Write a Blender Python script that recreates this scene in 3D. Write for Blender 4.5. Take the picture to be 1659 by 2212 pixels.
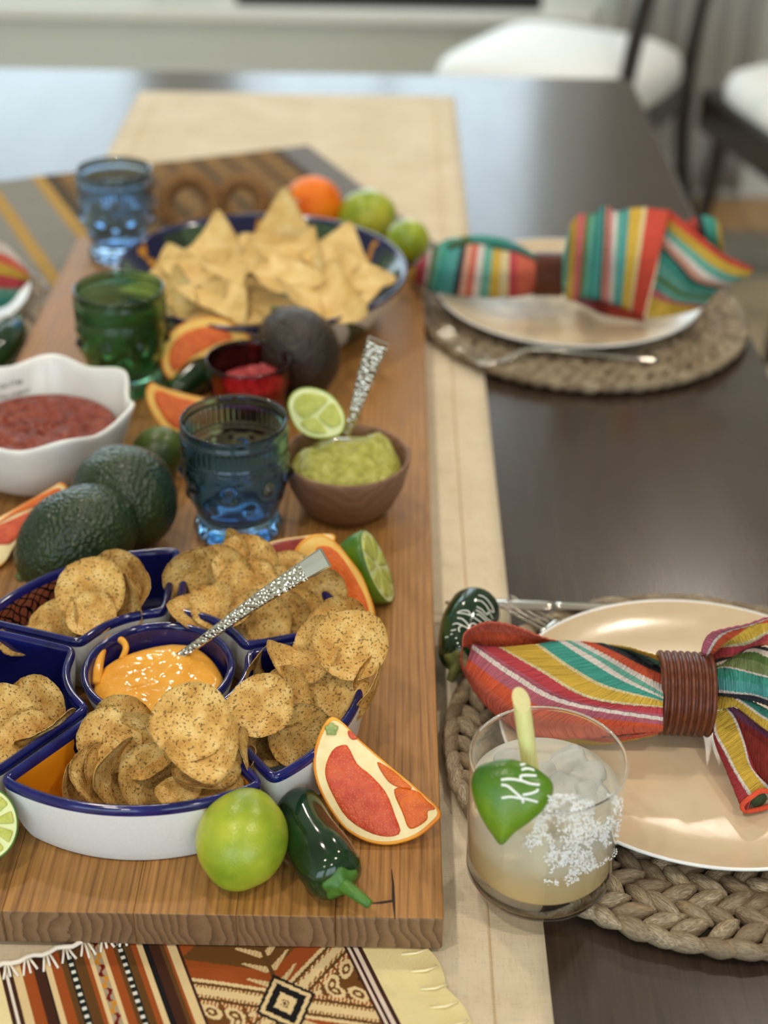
import bpy, bmesh, math, random
from mathutils import Vector, Matrix, noise
from mathutils.bvhtree import BVHTree
R = math.radians
random.seed(7)
for o in list(bpy.data.objects):
    bpy.data.objects.remove(o)
scene = bpy.context.scene
COL = scene.collection

# ------------------------------------------------------------------ camera
IW, IH, FPX = 1659, 2212, 3195.0
PITCH, ROLL, CAMZ = R(32), R(1.0), .62
_f = Vector((0, math.cos(PITCH), -math.sin(PITCH)))
_u0 = Vector((0, math.sin(PITCH), math.cos(PITCH)))
_x0 = Vector((1, 0, 0))
CR = math.cos(ROLL) * _x0 + math.sin(ROLL) * _u0
CU = -math.sin(ROLL) * _x0 + math.cos(ROLL) * _u0
CF = _f
CAMP = Vector((0, 0, CAMZ))
cam = bpy.data.cameras.new('camera')
camo = bpy.data.objects.new('camera', cam)
COL.objects.link(camo)
mw = Matrix.Identity(4)
for i in range(3):
    mw[i][0], mw[i][1], mw[i][2], mw[i][3] = CR[i], CU[i], -CF[i], CAMP[i]
camo.matrix_world = mw
cam.sensor_fit = 'HORIZONTAL'
cam.sensor_width = 36
cam.lens = 36 * FPX / IW
cam.clip_start = .02
cam.dof.use_dof = True
cam.dof.focus_distance = .845
cam.dof.aperture_fstop = 6.0
scene.camera = camo

# ------------------------------------------------------------------ world, light, exposure
scene.view_settings.view_transform = 'Standard'
scene.view_settings.look = 'None'
scene.view_settings.gamma = 1
scene.view_settings.use_curve_mapping = False
scene.view_settings.exposure = -0.27
world = bpy.data.worlds.new('overcast_sky')
scene.world = world
world.use_nodes = True
wb = world.node_tree.nodes['Background']
wb.inputs[0].default_value = (.74, .9, 1.0, 1)
wb.inputs[1].default_value = 5.0
try:
    scene.cycles.max_bounces = 14
    scene.cycles.transparent_max_bounces = 24
    scene.cycles.transmission_bounces = 12
    scene.cycles.sample_clamp_indirect = 6
    scene.cycles.blur_glossy = .6
    scene.cycles.use_denoising = True
except Exception:
    pass


def lin(c):
    return tuple(((v / 255) / 12.92 if v / 255 <= .04045 else ((v / 255 + .055) / 1.055) ** 2.4) for v in c)


def area(name, loc, size, power, color, target=None, shape='DISK', sy=None, portal=False):
    l = bpy.data.lights.new(name, 'AREA')
    l.shape = shape
    l.size = size
    if sy:
        l.size_y = sy
    l.energy = power
    l.color = color
    if portal:
        l.cycles.is_portal = True
    o = bpy.data.objects.new(name, l)
    o.location = loc
    d = (Vector(target) - Vector(loc)) if target else Vector((0, 0, -1))
    o.rotation_euler = d.to_track_quat('-Z', 'Y').to_euler()
    COL.objects.link(o)
    return o


# ------------------------------------------------------------------ pixel to place helpers (1659 x 2212 frame)
def ray(px, py):
    return CF + CR * ((px - IW / 2) / FPX) - CU * ((py - IH / 2) / FPX)


def at(px, py, z=0.0):
    d = ray(px, py)
    return CAMP + d * ((z - CAMZ) / d.z)


def onplane(px, py, p, n):
    d = ray(px, py)
    return CAMP + d * ((p - CAMP).dot(n) / d.dot(n))


def nrm(az, el):
    a, e = R(az), R(el)
    return Vector((math.cos(a) * math.cos(e), math.sin(a) * math.cos(e), math.sin(e)))


# ------------------------------------------------------------------ material helpers
class Mat:
    def __init__(s, name, col=(200, 200, 200), rough=.5, spec=.5, metal=0, **kw):
        s.m = bpy.data.materials.new(name)
        s.m.use_nodes = True
        s.t = s.m.node_tree
        s.b = s.t.nodes['Principled BSDF']
        s.out = s.t.nodes['Material Output']
        s.set('Base Color', (*lin(col), 1))
        s.set('Roughness', rough)
        s.set('Specular IOR Level', spec)
        s.set('Metallic', metal)
        for k, v in kw.items():
            s.set(k.replace('_', ' '), v)

    def set(s, k, v):
        if isinstance(v, bpy.types.NodeSocket):
            s.t.links.new(v, s.b.inputs[k])
        else:
            s.b.inputs[k].default_value = v

    def node(s, typ, ins=None, out=0, **props):
        n = s.t.nodes.new(typ)
        for k, v in props.items():
            setattr(n, k, v)
        for k, v in (ins or {}).items():
            if isinstance(v, bpy.types.NodeSocket):
                s.t.links.new(v, n.inputs[k])
            else:
                n.inputs[k].default_value = v
        return n.outputs[out]

    def obj(s, scale=(1, 1, 1), rnd=0, rot=(0, 0, 0)):
        c = s.node('ShaderNodeTexCoord', out='Object')
        if rnd:
            r = s.node('ShaderNodeObjectInfo', out='Random')
            v = s.node('ShaderNodeCombineXYZ', {0: s.math('MULTIPLY', r, rnd), 1: s.math('MULTIPLY', r, rnd * 1.7), 2: s.math('MULTIPLY', r, rnd * .13)})
            c = s.node('ShaderNodeVectorMath', {0: c, 1: v}, operation='ADD')
        return s.node('ShaderNodeMapping', {'Vector': c, 'Scale': scale, 'Rotation': rot})

    def math(s, op, a, b=0.0, c=None):
        i = {0: a, 1: b}
        if c is not None:
            i[2] = c
        return s.node('ShaderNodeMath', i, operation=op)

    def noise(s, vec, scale, detail=3, rough=.55, dist=0, out=0):
        return s.node('ShaderNodeTexNoise', {'Vector': vec, 'Scale': scale, 'Detail': detail, 'Roughness': rough, 'Distortion': dist}, out=out)

    def voro(s, vec, scale, feature='F1', out=0, rand=1):
        return s.node('ShaderNodeTexVoronoi', {'Vector': vec, 'Scale': scale, 'Randomness': rand}, out=out, feature=feature)

    def ramp(s, fac, stops, interp='LINEAR'):
        n = s.t.nodes.new('ShaderNodeValToRGB')
        cr = n.color_ramp
        cr.interpolation = interp
        while len(cr.elements) < len(stops):
            cr.elements.new(.5)
        for e, (p, c) in zip(cr.elements, stops):
            e.position = p
            e.color = (*lin(c), 1) if isinstance(c, tuple) else (c, c, c, 1)
        s.t.links.new(fac, n.inputs[0])
        return n.outputs[0]

    def mix(s, fac, a, b, blend='MIX'):
        n = s.t.nodes.new('ShaderNodeMix')
        n.data_type = 'RGBA'
        n.blend_type = blend
        for k, v in ((0, fac), (6, a), (7, b)):
            if isinstance(v, bpy.types.NodeSocket):
                s.t.links.new(v, n.inputs[k])
            elif isinstance(v, tuple):
                n.inputs[k].default_value = (*lin(v), 1)
            else:
                n.inputs[k].default_value = v
        return n.outputs[2]

    def bump(s, h, strength=.3, dist=.001, chain=None):
        i = {'Height': h, 'Strength': strength, 'Distance': dist}
        if chain is not None:
            i['Normal'] = chain
        b = s.node('ShaderNodeBump', i)
        s.set('Normal', b)
        return b


def speck(name, col, dark, scale=300, amt=.5, rough=.5, bs=.2, bd=.0005, rnd=1.0, **kw):
    """plain colour broken up by a soft noise"""
    m = Mat(name, col, rough, **kw)
    v = m.obj(rnd=rnd)
    n = m.noise(v, scale, 4)
    m.set('Base Color', m.ramp(n, [(.5 - amt / 2, dark), (.5 + amt / 2, col)]))
    m.bump(n, bs, bd)
    return m.m


# table, cloths
def make_table_mat():
    m = Mat('dark_stained_wood', (60, 48, 40), .3, .65)
    v = m.obj((1, .06, 1))
    n = m.noise(v, 260, 5, .7)
    n2 = m.noise(m.obj((1, .3, 1)), 9, 3)
    c = m.ramp(n, [(.3, (48, 37, 30)), (.7, (70, 56, 46))])
    m.set('Base Color', m.mix(m.math('MULTIPLY', n2, .35), c, (50, 40, 33)))
    m.set('Roughness', m.ramp(n2, [(.3, .19), (.7, .26)]))
    m.bump(n, .04, .0003)
    return m.m


def make_runner_mat():
    m = Mat('beige_cotton', (222, 198, 158), .9, .2)
    v = m.obj()
    w1 = m.noise(m.obj((1, .12, 1)), 900, 2)
    w2 = m.noise(m.obj((.12, 1, 1)), 900, 2)
    n = m.noise(v, 14, 4)
    c = m.ramp(n, [(.3, (202, 186, 158)), (.7, (219, 205, 180))])
    w = m.math('ADD', w1, w2)
    m.set('Base Color', m.mix(.12, c, m.ramp(w, [(.7, (150, 120, 80)), (1.3, (255, 240, 210))])))
    b = m.bump(w, .25, .0003)
    m.bump(m.noise(m.obj((1, 2.2, 1)), 16, 3), .35, .004, b)
    return m.m


def make_board_mat():
    m = Mat('oiled_wood', (150, 105, 60), .45, .4)
    v = m.obj((1, .05, 1), rnd=3.0)
    dist = m.noise(v, 9, 3)
    warped = m.node('ShaderNodeVectorMath', {0: v, 1: m.node('ShaderNodeVectorMath', {0: m.noise(v, 14, 2, out=1), 'Scale': .05}, operation='SCALE')}, operation='ADD')
    w = m.node('ShaderNodeTexWave', {'Vector': warped, 'Scale': 62.0, 'Distortion': 3.0, 'Detail': 3.0, 'Detail Scale': 1.3}, out=1, wave_type='RINGS', rings_direction='Y', wave_profile='SAW')
    fine = m.noise(m.obj((1, .03, 1), rnd=3), 700, 3)
    rnd = m.node('ShaderNodeObjectInfo', out='Random')
    base = m.ramp(w, [(0, (134, 96, 50)), (.2, (176, 132, 74)), (.75, (194, 150, 88)), (1, (154, 112, 60))])
    tone = m.ramp(rnd, [(0, (176, 152, 122)), (.5, (232, 208, 172)), (1, (200, 172, 138))])
    c = m.mix(.8, base, m.mix(1.0, base, tone, 'MULTIPLY'))
    c = m.mix(.22, c, m.ramp(fine, [(.35, (78, 50, 24)), (.65, (214, 166, 104))]))
    blot = m.noise(m.obj((1, .5, 1)), 11, 3)
    c = m.mix(m.ramp(blot, [(.5, 0.0), (.8, .4)]), c, (112, 76, 42))
    nn = m.node('ShaderNodeNewGeometry', out='Normal')
    ny = m.node('ShaderNodeSeparateXYZ', {0: nn}, out=1)
    end = m.ramp(m.math('MULTIPLY', ny, -1.0), [(.6, 0.0), (.85, .75)])
    c = m.mix(end, c, m.mix(w, (74, 58, 46), (128, 104, 84)))
    m.set('Base Color', c)
    m.set('Roughness', m.ramp(fine, [(.3, .42), (.7, .58)]))
    b = m.bump(w, .12, .0006)
    m.bump(fine, .15, .0003, b)
    return m.m


def make_attr_cloth(name, rough=.9, sc=1200, bs=.5, bd=.0004, puck=0):
    m = Mat(name, rough=rough, spec=.15)
    a = m.node('ShaderNodeVertexColor', layer_name='Col')
    v = m.obj()
    n = m.noise(v, sc, 2)
    m.set('Base Color', m.mix(.25, a, m.mix(1.0, a, m.ramp(n, [(.3, .35), (.7, 1.0)]), 'MULTIPLY')))
    b = m.bump(n, bs, bd)
    if puck:
        uv = m.node('ShaderNodeTexCoord', out='UV')
        mp = m.node('ShaderNodeMapping', {'Vector': uv, 'Scale': (95, 5, 1)})
        pk = m.noise(mp, 1.0, 2, .4)
        m.bump(pk, puck, .0045, b)
    return m.m


def make_chip_mat():
    m = Mat('multigrain_chip', (214, 172, 96), .75, .25)
    K = .0225
    v = m.obj((K, K, K), rnd=9)
    big = m.noise(v, 90, 4)
    c = m.ramp(big, [(.32, (186, 138, 68)), (.52, (214, 172, 98)), (.7, (232, 200, 132))])
    sp = m.noise(m.obj((K, K, K), rnd=29), 620, 2, .6)
    c = m.mix(m.ramp(sp, [(.56, 0.0), (.64, .8)]), c, (84, 64, 34))
    sp2 = m.noise(m.obj((K, K, K), rnd=15), 260, 2, .5)
    c = m.mix(m.ramp(sp2, [(.68, 0.0), (.73, .6)]), c, (110, 72, 34))
    m.set('Base Color', c)
    b = m.bump(big, .5, .002)
    m.bump(sp, .4, .0007, b)
    return m.m


def make_tortilla_mat():
    m = Mat('corn_tortilla', (232, 200, 130), .7, .25)
    K = .035
    v = m.obj((K, K, K), rnd=9)
    big = m.noise(v, 60, 4)
    c = m.ramp(big, [(.3, (208, 168, 98)), (.55, (228, 196, 130)), (.75, (238, 214, 158))])
    sp = m.noise(m.obj((K, K, K), rnd=15), 420, 2, .6)
    c = m.mix(m.ramp(sp, [(.66, 0.0), (.74, .35)]), c, (176, 124, 60))
    m.set('Base Color', c)
    b = m.bump(big, .4, .002)
    m.bump(sp, .3, .0006, b)
    return m.m


def make_peel(name, c1, c2, c3, pores=900, bs=.25, rough=.38, gl=.5):
    m = Mat(name, c1, rough, gl)
    v = m.obj(rnd=1)
    n = m.noise(v, 28, 3)
    c = m.ramp(n, [(.3, c2), (.5, c1), (.72, c3)])
    sp = m.noise(v, 600, 2)
    c = m.mix(m.ramp(sp, [(.68, 0.0), (.76, .5)]), c, c2)
    m.set('Base Color', c)
    m.bump(m.voro(v, pores), bs, .0006)
    return m.m


def make_pulp(name, c1, c2, hi):
    m = Mat(name, c1, .34, .4)
    v = m.obj((1, 1, 1), rnd=1)
    w = m.noise(v, 160, 3)
    ve = m.voro(v, 760)
    c = m.ramp(w, [(.3, c2), (.65, c1)])
    c = m.mix(m.ramp(ve, [(.0, .55), (.35, 0.0)]), c, hi)  # small highlights painted into the colour at vesicle centres
    m.set('Base Color', c)
    b = m.bump(ve, .35, .0008)
    m.bump(w, .4, .001, b)
    return m.m


def make_avocado(name, a, b_, c_, rough=.32):
    m = Mat(name, a, rough, .5)
    v = m.obj(rnd=1)
    n = m.noise(v, 40, 3)
    ve = m.voro(v, 330)
    c = m.ramp(n, [(.3, b_), (.7, a)])
    c = m.mix(m.ramp(ve, [(.0, .7), (.28, 0.0)]), c, c_)
    m.set('Base Color', c)
    b = m.bump(ve, .7, .0016)
    m.bump(m.noise(v, 120, 3), .5, .002, b)
    return m.m


def make_glaze(name, col, dark, rough=.12):
    m = Mat(name, col, rough, .6)
    n = m.noise(m.obj(rnd=1), 60, 4)
    m.set('Base Color', m.ramp(n, [(.3, dark), (.7, col)]))
    m.bump(m.noise(m.obj(), 120, 2), .12, .0008)
    return m.m


def make_interior(name, segs):
    """glazed dish interior: painted patches laid out along the wall (uv x), constant ramp"""
    m = Mat(name, (24, 30, 100), .1, .6)
    uv = m.node('ShaderNodeTexCoord', out='UV')
    sep = m.node('ShaderNodeSeparateXYZ', {0: uv}, out=0)
    sv = m.node('ShaderNodeSeparateXYZ', {0: uv}, out=1)
    wob = m.noise(m.obj(), 70, 3)
    u = m.math('ADD', sep, m.math('MULTIPLY', m.math('SUBTRACT', wob, .5), .05))
    c = m.ramp(u, segs, 'CONSTANT')
    # black brushed net over the terracotta patch
    ck = m.node('ShaderNodeMapping', {'Vector': uv, 'Scale': (46, 5.0, 1), 'Rotation': (0, 0, .0)})
    x = m.node('ShaderNodeSeparateXYZ', {0: ck}, out=0)
    y = m.node('ShaderNodeSeparateXYZ', {0: ck}, out=1)
    wv = m.math('MULTIPLY', m.noise(m.obj(), 90, 2), 1.2)
    a1 = m.math('ABSOLUTE', m.math('SUBTRACT', m.math('FRACT', m.math('ADD', m.math('ADD', x, y), wv)), .5))
    a2 = m.math('ABSOLUTE', m.math('SUBTRACT', m.math('FRACT', m.math('ADD', m.math('SUBTRACT', x, y), wv)), .5))
    line = m.math('LESS_THAN', m.math('MINIMUM', a1, a2), .11)
    red = m.node('ShaderNodeSeparateColor', {0: c}, out=0)
    grn = m.node('ShaderNodeSeparateColor', {0: c}, out=1)
    isred = m.math('MULTIPLY', m.math('GREATER_THAN', red, .2), m.math('LESS_THAN', grn, .2))
    c = m.mix(m.math('MULTIPLY', line, isred), c, (16, 12, 12))
    m.set('Base Color', c)
    return m.m


def make_glass(name, col, rough=.0, ior=1.45):
    m = Mat(name, (255, 255, 255), rough, .5)
    m.set('Base Color', (*col, 1))
    m.set('Transmission Weight', 1.0)
    m.set('IOR', ior)
    return m.m


def make_thin_glass(name, tint=(1, 1, 1), k=1.0):
    m = Mat(name)
    tr = m.node('ShaderNodeBsdfTransparent', {'Color': (*tint, 1)})
    gl = m.node('ShaderNodeBsdfGlossy', {'Color': (1, 1, 1, 1), 'Roughness': .02})
    fc_ = m.node('ShaderNodeLayerWeight', {'Blend': .5}, out=1)
    fr = m.math('ADD', m.math('MULTIPLY', m.math('POWER', fc_, 5.0), .9), .045)
    mx = m.node('ShaderNodeMixShader', {0: m.math('MULTIPLY', fr, k), 1: tr, 2: gl})
    m.t.links.new(mx, m.out.inputs[0])
    return m.m


def make_steel(name, hammered=False, rough=.16, col=(214, 208, 196)):
    m = Mat(name, col, rough, .5, 1.0)
    if hammered:
        m.bump(m.voro(m.obj(), 420), .55, .0011)
    else:
        m.bump(m.noise(m.obj((1, 1, 1)), 60, 2), .05, .001)
    return m.m


def make_seagrass():
    m = Mat('dried_seagrass', (170, 145, 108), .42, .5)
    v = m.obj((.12, 1, 1), rnd=5)
    f = m.noise(v, 1500, 3, .6)
    r = m.node('ShaderNodeObjectInfo', out='Random')
    b = m.noise(m.obj(rnd=5), 90, 2)
    c = m.ramp(f, [(.3, (92, 78, 60)), (.5, (160, 142, 114)), (.72, (212, 198, 170))])
    c = m.mix(m.math('MULTIPLY', r, .75), c, (104, 82, 58))
    c = m.mix(m.ramp(b, [(.55, 0.0), (.8, .5)]), c, (184, 154, 108))
    m.set('Base Color', c)
    m.bump(f, .9, .0009)
    return m.m


M = {}
M['table'] = make_table_mat()
M['runner'] = make_runner_mat()
M['board'] = make_board_mat()
M['napkin'] = make_attr_cloth('striped_seersucker', puck=.9)
M['woven'] = make_attr_cloth('woven_wool', sc=2200, bs=.6, bd=.0005)
M['chip'] = make_chip_mat()
M['tortilla'] = make_tortilla_mat()
M['orange_peel'] = make_peel('orange_peel', (236, 150, 32), (222, 118, 16), (244, 178, 56))
M['clementine'] = make_peel('clementine_peel', (240, 122, 8), (226, 100, 5), (246, 140, 20), 900, .25, .5, .3)
M['lime_peel'] = make_peel('lime_peel', (156, 172, 44), (112, 142, 32), (206, 204, 78), 800, .18, .3)
M['lime_dark'] = make_peel('green_lime_peel', (78, 122, 22), (52, 96, 16), (120, 150, 34), 800, .18, .3)
M['pith'] = speck('citrus_pith', (250, 236, 186), (240, 214, 150), 120, .5, .6)
M['rind_yellow'] = speck('yellow_orange_rind', (248, 212, 120), (240, 186, 84), 120, .5, .6)
M['olive_lime'] = make_peel('olive_green_peel', (70, 88, 30), (46, 62, 22), (96, 108, 42), 800, .18, .32)
M['lime_pith'] = speck('lime_pith', (232, 236, 184), (210, 220, 150), 120, .5, .5)
M['pulp_pink'] = make_pulp('pink_orange_pulp', (218, 92, 50), (196, 62, 36), (246, 166, 130))
M['pulp_orange'] = make_pulp('orange_pulp', (226, 108, 22), (204, 82, 12), (248, 166, 84))
M['pulp_lime'] = make_pulp('lime_pulp', (196, 200, 100), (168, 178, 70), (236, 238, 180))
M['avo_green'] = make_avocado('green_avocado_skin', (38, 58, 26), (20, 38, 20), (92, 108, 50))
M['avo_brown'] = make_avocado('brown_avocado_skin', (52, 40, 30), (34, 28, 22), (66, 54, 40), .36)
M['jalapeno'] = make_avocado('dark_green_pepper_skin', (18, 50, 22), (10, 34, 18), (22, 58, 26), .12)
_j = Mat('dark_green_pepper_skin', (18, 48, 24), .1, .6)
_j.set('Base Color', _j.ramp(_j.noise(_j.obj(), 30, 2), [(.3, (10, 34, 20)), (.7, (26, 62, 26))]))
_j.bump(_j.noise(_j.obj(), 35, 2), .15, .002)
M['jalapeno'] = _j.m
M['stem'] = speck('green_stem', (84, 132, 42), (50, 98, 32), 140, .5, .4)
M['brown_stem'] = speck('olive_stem', (110, 116, 52), (70, 72, 34), 140, .5, .6)
M['white'] = make_glaze('white_ceramic', (236, 236, 232), (226, 227, 226), .22)
M['white_matte'] = speck('white_slip', (228, 229, 228), (214, 216, 218), 500, .8, .4, .1)
M['cobalt'] = make_glaze('cobalt_glaze', (24, 30, 108), (12, 15, 66), .1)
M['cream_plate'] = make_glaze('cream_glaze', (216, 197, 166), (211, 190, 157), .2)
M['ringwood'] = speck('mahogany_wood', (112, 56, 30), (74, 32, 16), 260, .5, .35, .2)
M['bowlwood'] = None
M['steel'] = make_steel('polished_steel')
M['hammered'] = make_steel('hammered_steel', True, .14, (206, 198, 180))
M['seagrass'] = make_seagrass()
M['glass'] = make_glass('clear_glass', (1, 1, 1))
M['cupwall'] = make_thin_glass('clear_tumbler_wall', (.975, .985, .98), 1.3)
M['pane'] = make_thin_glass('window_pane')
M['blue_glass'] = make_glass('blue_glass', (.28, .56, .92))
M['pale_blue_glass'] = make_glass('pale_blue_glass', (.46, .68, .93))
M['green_glass'] = make_glass('green_glass', (.26, .54, .31), .1)
M['red_glass'] = make_glass('ruby_glass', (.6, .09, .14), .05)
M['water'] = make_glass('drinking_water', (1, 1, 1), 0, 1.33)
M['ink'] = Mat('black_ink', (50, 48, 48), .4).m
M['chalk'] = Mat('white_paint_pen', (236, 240, 236), .5).m
M['black'] = Mat('matte_black', (22, 20, 20), .5).m
M['hem'] = speck('hem_thread', (214, 188, 146), (190, 160, 118), 900, .6, .9)


def wood_turned(name, c1, c2, rough=.5, sc=26):
    m = Mat(name, c1, rough, .35)
    w = m.node('ShaderNodeTexWave', {'Vector': m.obj((1, 1, .7)), 'Scale': float(sc), 'Distortion': 7.0, 'Detail': 3.0}, out=1, wave_type='RINGS', rings_direction='X')
    m.set('Base Color', m.ramp(w, [(0, c2), (.6, c1), (1, c2)]))
    m.bump(w, .15, .0006)
    return m.m


M['bowlwood'] = wood_turned('acacia_bowl_wood', (140, 106, 82), (124, 92, 70), .5)


def food(name, cols, sc, rough, bs, bd, sub=0.0):
    m = Mat(name, cols[1], rough, .5)
    v = m.obj()
    n = m.noise(v, sc, 4, .6)
    m.set('Base Color', m.ramp(n, [(.28, cols[0]), (.5, cols[1]), (.72, cols[2])]))
    if sub:
        m.set('Subsurface Weight', sub)
        m.set('Subsurface Radius', (.006, .004, .002))
    b = m.bump(n, bs, bd)
    m.bump(m.noise(v, sc * 4, 3), bs * .6, bd * .4, b)
    return m.m


M['queso'] = food('cheese_dip', ((222, 148, 40), (238, 172, 66), (242, 184, 84)), 40, .1, .3, .003, .1)
M['guac'] = food('mashed_avocado', ((130, 130, 40), (172, 170, 70), (204, 202, 116)), 110, .3, .8, .004, .1)
M['salsa'] = food('chunky_salsa', ((92, 26, 10), (134, 46, 22), (156, 76, 46)), 75, .2, .9, .005, .1)
M['redstuff'] = food('red_granules', ((130, 30, 38), (184, 64, 68), (214, 110, 104)), 150, .4, .9, .004)


# ------------------------------------------------------------------ mesh helpers
def link(o, parent=None):
    COL.objects.link(o)
    if parent is not None:
        o.parent = parent
    return o


def tag(o, label=None, cat=None, group=None, kind=None):
    if label:
        o['label'] = label
    if cat:
        o['category'] = cat
    if group:
        o['group'] = group
    if kind:
        o['kind'] = kind
    return o


def root(name, loc, label, cat, group=None):
    o = bpy.data.objects.new(name, None)
    o.empty_display_size = .01
    o.location = loc
    link(o)
    return tag(o, label, cat, group)


def mesh(name, vs, fs, mats, smooth=True, uv=None, cols=None, mi=None):
    me = bpy.data.meshes.new(name)
    me.from_pydata([tuple(v) for v in vs], [], fs)
    if not isinstance(mats, (list, tuple)):
        mats = [mats]
    for m in mats:
        me.materials.append(m)
    if smooth:
        me.polygons.foreach_set('use_smooth', [True] * len(me.polygons))
    if uv:
        l = me.uv_layers.new(name='UVMap')
        for p in me.polygons:
            for li, vi in zip(p.loop_indices, p.vertices):
                l.data[li].uv = uv[vi]
    if cols:
        a = me.color_attributes.new('Col', 'FLOAT_COLOR', 'CORNER')
        for p in me.polygons:
            c = (*cols[p.index], 1)
            for li in p.loop_indices:
                a.data[li].color = c
    if mi:
        me.polygons.foreach_set('material_index', mi)
    me.update()
    return me


def part(name, geo, mat, parent, smooth=True, label=None, kind=None, **kw):
    """geometry in world coordinates -> child mesh of an un-rotated root"""
    vs, fs = geo[0], geo[1]
    L = parent.matrix_world.translation if False else _wl(parent)
    me = mesh(name, [Vector(v) - L for v in vs], fs, mat, smooth, **kw)
    o = bpy.data.objects.new(name, me)
    link(o, parent)
    return tag(o, label, kind=kind)


def _wl(o):
    l = Vector(o.location)
    while o.parent:
        o = o.parent
        l = l + o.location
    return l


def single(name, geo, mat, loc, label=None, cat=None, group=None, kind=None, smooth=True, **kw):
    loc = Vector(loc)
    me = mesh(name, [Vector(v) - loc for v in geo[0]], geo[1], mat, smooth, **kw)
    o = bpy.data.objects.new(name, me)
    o.location = loc
    link(o)
    return tag(o, label, cat, group, kind)


def join(*geos):
    vs, fs = [], []
    for g in geos:
        b = len(vs)
        vs += list(g[0])
        fs += [tuple(i + b for i in f) for f in g[1]]
    return vs, fs


def grid_faces(nr, nc, closed=True, flip=False):
    fs = []
    for i in range(nr - 1):
        for j in range(nc if closed else nc - 1):
            a, b = i * nc + j, i * nc + (j + 1) % nc
            f = (a, b, b + nc, a + nc)
            fs.append(f[::-1] if flip else f)
    return fs


def lathe(prof, c=(0, 0, 0), seg=64, fn=None, cap0=True, cap1=True):
    """prof: (r, z) from bottom to top"""
    c = Vector(c)
    vs = []
    for i, (r, z) in enumerate(prof):
        for j in range(seg):
            a = 2 * math.pi * j / seg
            rr, zz = (fn(r, z, a, i) if fn else (r, z))
            vs.append(c + Vector((rr * math.cos(a), rr * math.sin(a), zz)))
    fs = grid_faces(len(prof), seg)
    if cap0:
        fs.append(tuple(range(seg))[::-1])
    if cap1:
        b = (len(prof) - 1) * seg
        fs.append(tuple(range(b, b + seg)))
    return vs, fs


def loft(rings, cap0=True, cap1=True, closed=True):
    n = len(rings[0])
    vs = [v for r in rings for v in r]
    fs = grid_faces(len(rings), n, closed)
    if cap0 and closed:
        fs.append(tuple(range(n))[::-1])
    if cap1 and closed:
        b = (len(rings) - 1) * n
        fs.append(tuple(range(b, b + n)))
    return vs, fs


def tube(pts, rad, seg=8, cap=True):
    pts = [Vector(p) for p in pts]
    rs = rad if isinstance(rad, (list, tuple)) else [rad] * len(pts)
    rings, up = [], None
    for i, p in enumerate(pts):
        d = (pts[min(i + 1, len(pts) - 1)] - pts[max(i - 1, 0)]).normalized()
        if up is None:
            up = Vector((0, 0, 1)) if abs(d.z) < .9 else Vector((1, 0, 0))
        a = d.cross(up).normalized()
        up = a.cross(d).normalized()
        rings.append([p + (a * math.cos(t) + up * math.sin(t)) * rs[i] for t in [2 * math.pi * k / seg for k in range(seg)]])
    return loft(rings, cap, cap)


def box(x0, x1, y0, y1, z0, z1, bev=0.0, seg=2):
    bm = bmesh.new()
    bmesh.ops.create_cube(bm, size=1)
    for v in bm.verts:
        v.co = Vector(((x0 + x1) / 2 + v.co.x * (x1 - x0), (y0 + y1) / 2 + v.co.y * (y1 - y0), (z0 + z1) / 2 + v.co.z * (z1 - z0)))
    if bev:
        bmesh.ops.bevel(bm, geom=bm.edges[:], offset=bev, segments=seg, profile=.5, affect='EDGES')
    bm.verts.index_update()
    g = ([v.co.copy() for v in bm.verts], [tuple(v.index for v in f.verts) for f in bm.faces])
    bm.free()
    return g


def xform(g, mat):
    return [mat @ Vector(v) for v in g[0]], g[1]


def frame(n, spin=0, loc=(0, 0, 0), s=1.0):
    n = n.normalized()
    x = Vector((1, 0, 0)) if abs(n.x) < .95 else Vector((0, 1, 0))
    x = (x - n * x.dot(n)).normalized()
    y = n.cross(x)
    m = Matrix((x, y, n)).transposed().to_4x4() @ Matrix.Rotation(spin, 4, 'Z') @ Matrix.Scale(s, 4)
    m.translation = Vector(loc)
    return m


def ellip(c, r, nu=32, nv=20, fn=None, axis=None, spin=0):
    """blob about c; fn(unit dir) scales the radius; axis = direction of local z"""
    m = frame(axis, spin) if axis is not None else Matrix.Identity(4)
    vs, fs = [], []
    c = Vector(c)
    for i in range(1, nv):
        t = math.pi * i / nv
        for j in range(nu):
            a = 2 * math.pi * j / nu
            d = Vector((math.sin(t) * math.cos(a), math.sin(t) * math.sin(a), -math.cos(t)))
            k = fn(d) if fn else 1
            vs.append(c + m @ Vector((d.x * r[0] * k, d.y * r[1] * k, d.z * r[2] * k)))
    fs = grid_faces(nv - 1, nu)
    kb = fn(Vector((0, 0, -1))) if fn else 1
    kt = fn(Vector((0, 0, 1))) if fn else 1
    b = len(vs)
    vs.append(c + m @ Vector((0, 0, -r[2] * kb)))
    vs.append(c + m @ Vector((0, 0, r[2] * kt)))
    for j in range(nu):
        fs.append((b, (j + 1) % nu, j))
        o = (nv - 2) * nu
        fs.append((b + 1, o + j, o + (j + 1) % nu))
    return vs, fs


def cr(pts, n, closed=False):
    """Catmull-Rom resample"""
    pts = [Vector(p) for p in pts]
    N = len(pts)
    out = []
    segs = N if closed else N - 1
    for i in range(n):
        t = i / (n if closed else n - 1) * segs
        k = min(int(t), segs - 1)
        f = t - k
        g = lambda q: pts[q % N] if closed else pts[max(0, min(N - 1, q))]
        p0, p1, p2, p3 = g(k - 1), g(k), g(k + 1), g(k + 2)
        out.append(.5 * ((2 * p1) + (p2 - p0) * f + (2 * p0 - 5 * p1 + 4 * p2 - p3) * f * f + (3 * p1 - p0 - 3 * p2 + p3) * f ** 3))
    return out


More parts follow.
